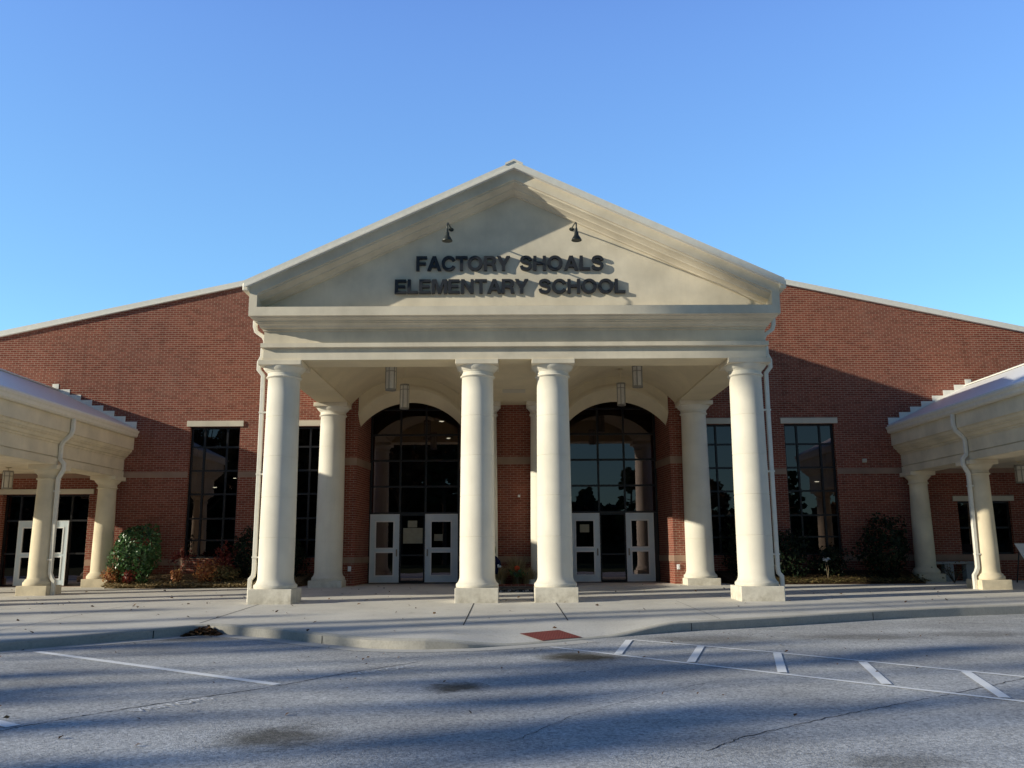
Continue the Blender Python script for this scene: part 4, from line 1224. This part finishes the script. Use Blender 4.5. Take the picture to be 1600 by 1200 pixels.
# figure in navy cloth, half hidden by the column
o = empty('yard_figure', (-.66, 5.15, .11), 'straw headed yard figure in navy cloth behind the left middle column', 'yard figure')
bm = bmesh.new(); lathe(bm, -.66, 5.15, [(.02, .45), (.17, .47), (.20, .62), (.19, .80), (.16, .92), (.09, 1.0), (.02, 1.02)], 18)
tube(bm, [(-.56, 5.12, .93), (-.46, 5.05, .82), (-.43, 5.0, .70)], [.06, .055, .05], 10); tube(bm, [(-.76, 5.12, .93), (-.86, 5.05, .82), (-.88, 5.0, .70)], [.06, .055, .05], 10)
obj('coat', bm, M['navy'], o, smooth=True)
bm = bmesh.new(); lathe(bm, -.63, 5.15, [(.02, 1.0), (.06, 1.02), (.09, 1.09), (.10, 1.17), (.085, 1.25), (.045, 1.31), (.01, 1.33)], 16); obj('head', bm, M['straw'], o, smooth=True)
bm = bmesh.new(); lathe(bm, -.66, 5.15, [(.025, .10), (.025, .5)], 8); tube(bm, [(-.63, 5.15, 1.30), (-.60, 5.15, 1.38), (-.55, 5.14, 1.36)], [.012, .01, .004], 6); tube(bm, [(-.63, 5.15, 1.30), (-.66, 5.15, 1.40)], [.012, .004], 6); obj('post', bm, M['twig'], o, smooth=True)
bm = bmesh.new(); tube(bm, [(-.445, 5.02, .74), (-.435, 5.0, .66)], [.056, .054], 10); obj('cuff', bm, M['white'], o, smooth=True)

# beds
def bed(name, pts, z, m, kind='structure', slope=0.0):
    bm = bmesh.new()
    n = len(pts); lo = [bm.verts.new((x, y, z-.12)) for x, y in pts]; hi = [bm.verts.new((x+(.02 if x < sum(p[0] for p in pts)/n else -.02), y+.02, z+(slope if y > 7 else 0))) for x, y in pts]
    bm.faces.new(hi)
    for i in range(n): bm.faces.new((lo[i], lo[(i+1) % n], hi[(i+1) % n], hi[i]))
    return obj(name, bm, m, kind=kind)
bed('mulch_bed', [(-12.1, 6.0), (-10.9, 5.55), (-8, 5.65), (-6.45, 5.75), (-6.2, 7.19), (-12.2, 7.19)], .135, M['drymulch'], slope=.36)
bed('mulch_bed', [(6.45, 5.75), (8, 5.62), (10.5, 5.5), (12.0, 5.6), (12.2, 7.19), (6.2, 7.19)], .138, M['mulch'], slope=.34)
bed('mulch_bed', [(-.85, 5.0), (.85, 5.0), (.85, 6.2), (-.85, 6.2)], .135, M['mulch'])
bed('gravel_strip', [(-1.15, 3.1), (1.15, 3.1), (1.15, 4.98), (-1.15, 4.98)], .125, M['gravel'])
box('brick_edging', (-1.0, 1.0, 4.985, 5.06, .05, .19), M['brick'], kind='structure', bev=.01)

# fallen leaves and litter
def litter(name, pts_fn, n, size, mat, label, seed, cat='fallen leaves'):
    global rng
    g = np.random.default_rng(seed); P = []; Nn = []
    while len(P) < n:
        p = pts_fn(g)
        if p is not None: P.append(p)
    P = np.array(P); nr = g.normal(size=P.shape)*.35; nr[:, 2] = 1
    V, F = leaf_quads(P, nr, size, 1.4, .5, .12)
    return pyobj(name, V, F, M[mat], None, kind='stuff', label=label, cat=cat)
def on_walk(g):
    x = g.uniform(-15, 15); y = g.uniform(-6.5, 6.0)**1.0
    if y < curb_y(x)+.1: return None
    if g.random() > (.75 if x < -2 else .3): return None
    return (x, y, walkz(x, y)+.016)
litter('fallen_leaves', on_walk, 190, .05, 'litter', 'dark fallen leaves dotted over the pale sidewalk', 80)
def on_lot(g):
    x = g.uniform(-8, 12); y = g.uniform(-15, -3)
    if y > curb_y(x)-.15: return None
    if g.random() > 1.1-abs(y-curb_y(x))*.11: return None
    return (x, y, az(x, y)+.014)
litter('fallen_leaves', on_lot, 130, .032, 'litter', 'small dark leaf scraps scattered over the asphalt', 81)
def straw_l(g):
    x = g.uniform(-12, -6.5); y = 5.58+abs(g.normal())*.4
    y = min(y, 7.1); return (x, y, 0.145+max(0, y-5.6)*.20+g.uniform(0, .07))
litter('leaf_litter', straw_l, 4200, .055, 'dry', 'pale dry leaf litter along the front of the left bed', 82)
def straw_r(g):
    x = g.uniform(6.6, 12.2); y = 5.58+abs(g.normal())*.45
    y = min(y, 7.1); return (x, y, 0.145+max(0, y-5.6)*.20+g.uniform(0, .06))
litter('leaf_litter', straw_r, 1700, .05, 'olive', 'dull leaf litter in the shaded right bed', 83)
def pile(g):
    a = g.uniform(-1, 1); x = -5.42+a*.30; y = curb_y(x)-.07-abs(g.normal())*.10
    z = az(x, y)+.01+max(0, .17*(1-abs(a)**1.5))*g.random()*math.exp(-abs(y-curb_y(x))*3)
    return (x, y, z)
litter('leaf_pile', pile, 900, .045, 'litter', 'brown leaf pile heaped in the curb corner at left', 84)

# low green edging along the right bed
g = np.random.default_rng(90); V = []; F = []
for i in range(1500):
    x = g.uniform(6.5, 12.1); y = g.uniform(5.75, 6.2); h = g.uniform(.06, .2); dx, dy = g.normal(size=2)*.05
    b = len(V); V += [[x-.006, y, .13], [x+.006, y, .13], [x+dx, y+dy, .13+h]]; F.append([b, b+1, b+2])
pyobj('ground_cover', V, F, M['olive'], None, kind='stuff', label='low grassy ground cover at the front of the right bed', cat='ground cover')

# ----------------------------------------------------------------- bench, board stand
o = empty('stone_bench', (13.2, 6.9, .13), 'small grey bench against the wall beyond the right walkway column', 'bench')
box('seat', (12.75, 14.2, 6.72, 7.08, .64, .72), M['benchstone'], o, bev=.012)
box('leg', (13.15, 13.42, 6.76, 7.04, .12, .64), M['benchstone'], o, bev=.01); box('leg', (13.80, 14.05, 6.76, 7.04, .12, .64), M['benchstone'], o, bev=.01)
o = empty('display_stand', (15.2, 5.4, .11), 'white board on a dark folding stand at the right frame edge', 'sign stand')
bm = bmesh.new()
vs = [bm.verts.new(p) for p in ((14.83, 5.42, .80), (15.62, 5.42, .80), (15.54, 5.60, 1.24), (14.70, 5.60, 1.24))]; f = bm.faces.new(vs)
r = bmesh.ops.extrude_face_region(bm, geom=[f]); bmesh.ops.translate(bm, verts=[v for v in r['geom'] if isinstance(v, bmesh.types.BMVert)], vec=(0, .03, .01)); obj('board', bm, M['white'], o)
for x, x2 in ((14.86, 14.80), (15.55, 15.6)):
    bm = bmesh.new(); tube(bm, [(x, 5.40, .82), (x+(.04 if x < 15 else -.04), 5.40, .78), (x2+(.05 if x < 15 else -.05), 5.36, .12)], .018, 8); obj('leg', bm, M['black'], o, smooth=True)
    bm = bmesh.new(); tube(bm, [(x-.05, 5.62, 1.0), (x2, 5.86, .12)], .018, 8); obj('leg', bm, M['black'], o, smooth=True)

# ----------------------------------------------------------------- trees (left of and behind the camera: they shade the lot and show in the glass)
def tree_mesh(kind, seed, H, R_, n, leaf):
    random.seed(seed); g = np.random.default_rng(seed)
    bm = bmesh.new()
    lean = Vector((random.uniform(-.03, .03), random.uniform(-.03, .03), 0))
    trunk_top = H*(.62 if kind == 'oak' else .92)
    pts = [Vector((0, 0, -.3))+lean*0]+[Vector((lean.x*z+random.uniform(-.06, .06), lean.y*z+random.uniform(-.06, .06), z)) for z in np.linspace(0.4, trunk_top, 6)]
    r0 = H*.016
    tube(bm, pts, [r0*1.3]+[r0*(1-.8*i/6) for i in range(6)], 10)
    clumps = []
    nb = 70 if kind == 'pine' else 64
    if kind == 'cedar':
        for k in range(34):
            t = random.uniform(.22, 1.0); z0 = H*t; rr = R_*(1.12-t)**.55*random.uniform(.25, 1.0); a = random.uniform(0, 2*math.pi)
            tip = Vector((rr*math.cos(a), rr*math.sin(a), z0)); s0 = Vector((0, 0, z0-.5))
            tube(bm, [s0, tip], [r0*.25, r0*.06], 6, cap=False)
            clumps.append((tip, R_*random.uniform(.28, .62)*(1.25-t)))
    if kind == 'shade_pine':
        for k in range(26):
            a = random.uniform(0, 2*math.pi); z0 = H*random.uniform(.915, .985); rr = R_*random.uniform(.1, .8)
            tip = Vector((rr*math.cos(a), rr*math.sin(a), z0)); s0 = Vector((0, 0, z0-1.0))
            tube(bm, [s0, tip], [r0*.2, r0*.05], 6, cap=False); clumps.append((tip, R_*random.uniform(.3, .5)))
    for k in range(nb if kind not in ('cedar', 'shade_pine') else 0):
        t = random.uniform(.42, 1.0) if kind == 'pine' else random.uniform(.25, 1.0)
        z0 = trunk_top*t if kind == 'pine' else trunk_top*random.uniform(.45, 1.0)
        a = random.uniform(0, 2*math.pi)
        if kind == 'pine':
            rr = R_*(1.15-t)*random.uniform(.7, 1.3)+.4; tip = Vector((rr*math.cos(a), rr*math.sin(a), z0+random.uniform(-.3, .6)))
        else:
            ph = random.uniform(-.35, 1.45); rr = R_*random.uniform(.55, 1.0)
            tip = Vector((rr*math.cos(a)*math.cos(ph), rr*math.sin(a)*math.cos(ph), H*.62+ (H*.36)*math.sin(ph)))
        s0 = Vector((lean.x*z0, lean.y*z0, z0)); mid = (s0+tip)*.5+Vector((0, 0, random.uniform(.0, .6)))
        tube(bm, [s0, mid, tip], [r0*.35, r0*.22, r0*.08], 6, cap=False)
        clumps.append((tip, random.uniform(.45, 1.1)*R_*(.22 if kind == 'pine' else .25)))
    me = bpy.data.meshes.new('trunk'); bmesh.ops.recalc_face_normals(bm, faces=bm.faces)
    for f in bm.faces: f.smooth = True
    bm.to_mesh(me); bm.free(); me.materials.append(M['bark'])
    idx = g.integers(0, len(clumps), n)
    C = np.array([[*c[0]] for c in clumps])[idx]; rad_ = np.array([c[1] for c in clumps])[idx]
    d = g.normal(size=(n, 3)); d /= np.linalg.norm(d, axis=1, keepdims=True)
    P = C + d*(rad_*g.random(n)**.45)[:, None]*np.array([1, 1, .7])
    global rng
    rng = g
    V, F = leaf_quads(P, d+g.normal(size=d.shape)*.6, leaf, 1.6)
    mc = bpy.data.meshes.new('crown'); mc.from_pydata(V, [], F); mc.update()
    mc.materials.append(M['treefall' if kind == 'oak' else 'treegreen'])
    return me, mc
TREES = {('shade_pine', 1): tree_mesh('shade_pine', 121, 30, 1.15, 9000, .24), ('cedar', 1): tree_mesh('cedar', 111, 18, 1.5, 9000, .24), ('cedar', 2): tree_mesh('cedar', 112, 18, 1.25, 8000, .24), ('cedar', 3): tree_mesh('cedar', 113, 18, 1.8, 10000, .24), ('pine', 1): tree_mesh('pine', 101, 18, 3.6, 14000, .30), ('pine', 2): tree_mesh('pine', 102, 18, 3.2, 13000, .30), ('oak', 1): tree_mesh('oak', 103, 16, 5.6, 18000, .30), ('oak', 2): tree_mesh('oak', 104, 16, 5.0, 16000, .30)}
def tree(kind, v, x, y, H, rz, label, group):
    me, mc = TREES[(kind, v)]
    nm = {'pine': 'pine_tree', 'oak': 'autumn_tree', 'cedar': 'cedar_tree', 'shade_pine': 'pine_tree'}[kind]
    o = empty(nm, (x, y, -.6), label, 'tree', group)
    s = H/{'oak': 16, 'shade_pine': 30}.get(kind, 18); o.scale = (s*.62, s*.62, s) if kind == 'cedar' else (s, s, s); o.rotation_euler = (0, 0, rz)
    for n_, m_ in (('trunk', me), ('crown', mc)):
        c = bpy.data.objects.new(n_, m_); COL.objects.link(c); c.parent = o
# shading row, up-sun of the lot
SHADE = [('shade_pine', 1, -62.5, -25.1, 30.4), ('shade_pine', 1, -62.5, -23.5, 30.4)]  # two unseen pines added, crowns kept high to shade the right walkway's beam
random.seed(12)
prof_ = [(-10.5, 16.0), (-14, 17.4), (-16, 18.6), (-18, 19.6), (-21, 21.4), (-24, 22.0), (-26.4, 24.4), (-28.6, 24.6), (-29.6, 20.5), (-31.5, 22.5), (-36, 24.0)]
yt = -10.8
while yt > -36:
    for (a, b), (c, d) in zip(prof_[:-1], prof_[1:]):
        if c <= yt <= a: h_ = b+(d-b)*(yt-a)/(c-a)
    SHADE.append(('cedar', random.choice((1, 2, 3)), -62+random.uniform(-2, 2), yt-4.8, h_+random.uniform(-1.3, .9)))
    yt -= random.uniform(.85, 1.75)
for i, (k, v, x, y, h) in enumerate(SHADE):
    tree(k, v, x, y, h, i*1.3, 'tall unseen tree left of the lot, shading the asphalt and right walkway', 'trees beyond the left of the lot')
BACK = [('pine', 1, -30, -75, 22), ('oak', 1, -22, -72, 19), ('oak', 2, -14, -78, 20), ('pine', 2, -8, -74, 19), ('oak', 1, -38, -74, 20), ('oak', 2, -47, -70, 20),
        ('oak', 2, 6, -84, 9.5), ('pine', 1, 16, -80, 13.0), ('oak', 1, 26, -84, 11), ('pine', 2, 36, -78, 12), ('oak', 2, 46, -80, 12), ('pine', 1, 11, -90, 11), ('pine', 1, 58, -76, 13)]
for i, (k, v, x, y, h) in enumerate(BACK):
    tree(k, v, x, y, h, i*2.1+.4, 'tree across the lot, seen mirrored in the dark entrance glass', 'trees mirrored in the glass')
# unseen backdrop hill, added to close bright sky gaps in the glass reflections
bm = bmesh.new(); hv = []
for i in range(41):
    x = -200+i*10; rowv = []
    for y in (-78, -88, -98, -120, -160):
        hgt = (0, 2.2, 5.2 if x > -4 else 9.5, 6.2 if x > -4 else 12.5, 6.5 if x > -4 else 13)[(-78, -88, -98, -120, -160).index(y)]
        rowv.append(bm.verts.new((x, y, -.62+hgt*(1+.12*math.sin(x*.09)+.08*math.sin(x*.31)))))
    hv.append(rowv)
for a, b in zip(hv[:-1], hv[1:]):
    for k in range(4): bm.faces.new((a[k], b[k], b[k+1], a[k+1]))
obj('backdrop_hill', bm, M['hill'], kind='structure', smooth=True)
# the continuous wood behind them
g = np.random.default_rng(200); n = 32000
X_ = g.uniform(-140, 140, n); top = np.where(X_ < -3, 16.5, 7.0)+1.3*np.sin(X_*.21)+1.0*np.sin(X_*.53+1)+.7*np.sin(X_*1.3)
P = np.stack([X_, -92+g.normal(size=n)*2.2, -.6+top*g.random(n)**.8], 1)
rng = g
V, F = leaf_quads(P, g.normal(size=(n, 3))+np.array([0, .8, .3]), 1.1, 1.3)
pyobj('far_wood', V, F, M['darkleaf'], None, kind='stuff', label='dark wood across the lot that shows mirrored low in the entrance glass', cat='wood')

SC.cycles.max_bounces = 8
SC.cycles.transparent_max_bounces = 12
SC.render.film_transparent = False
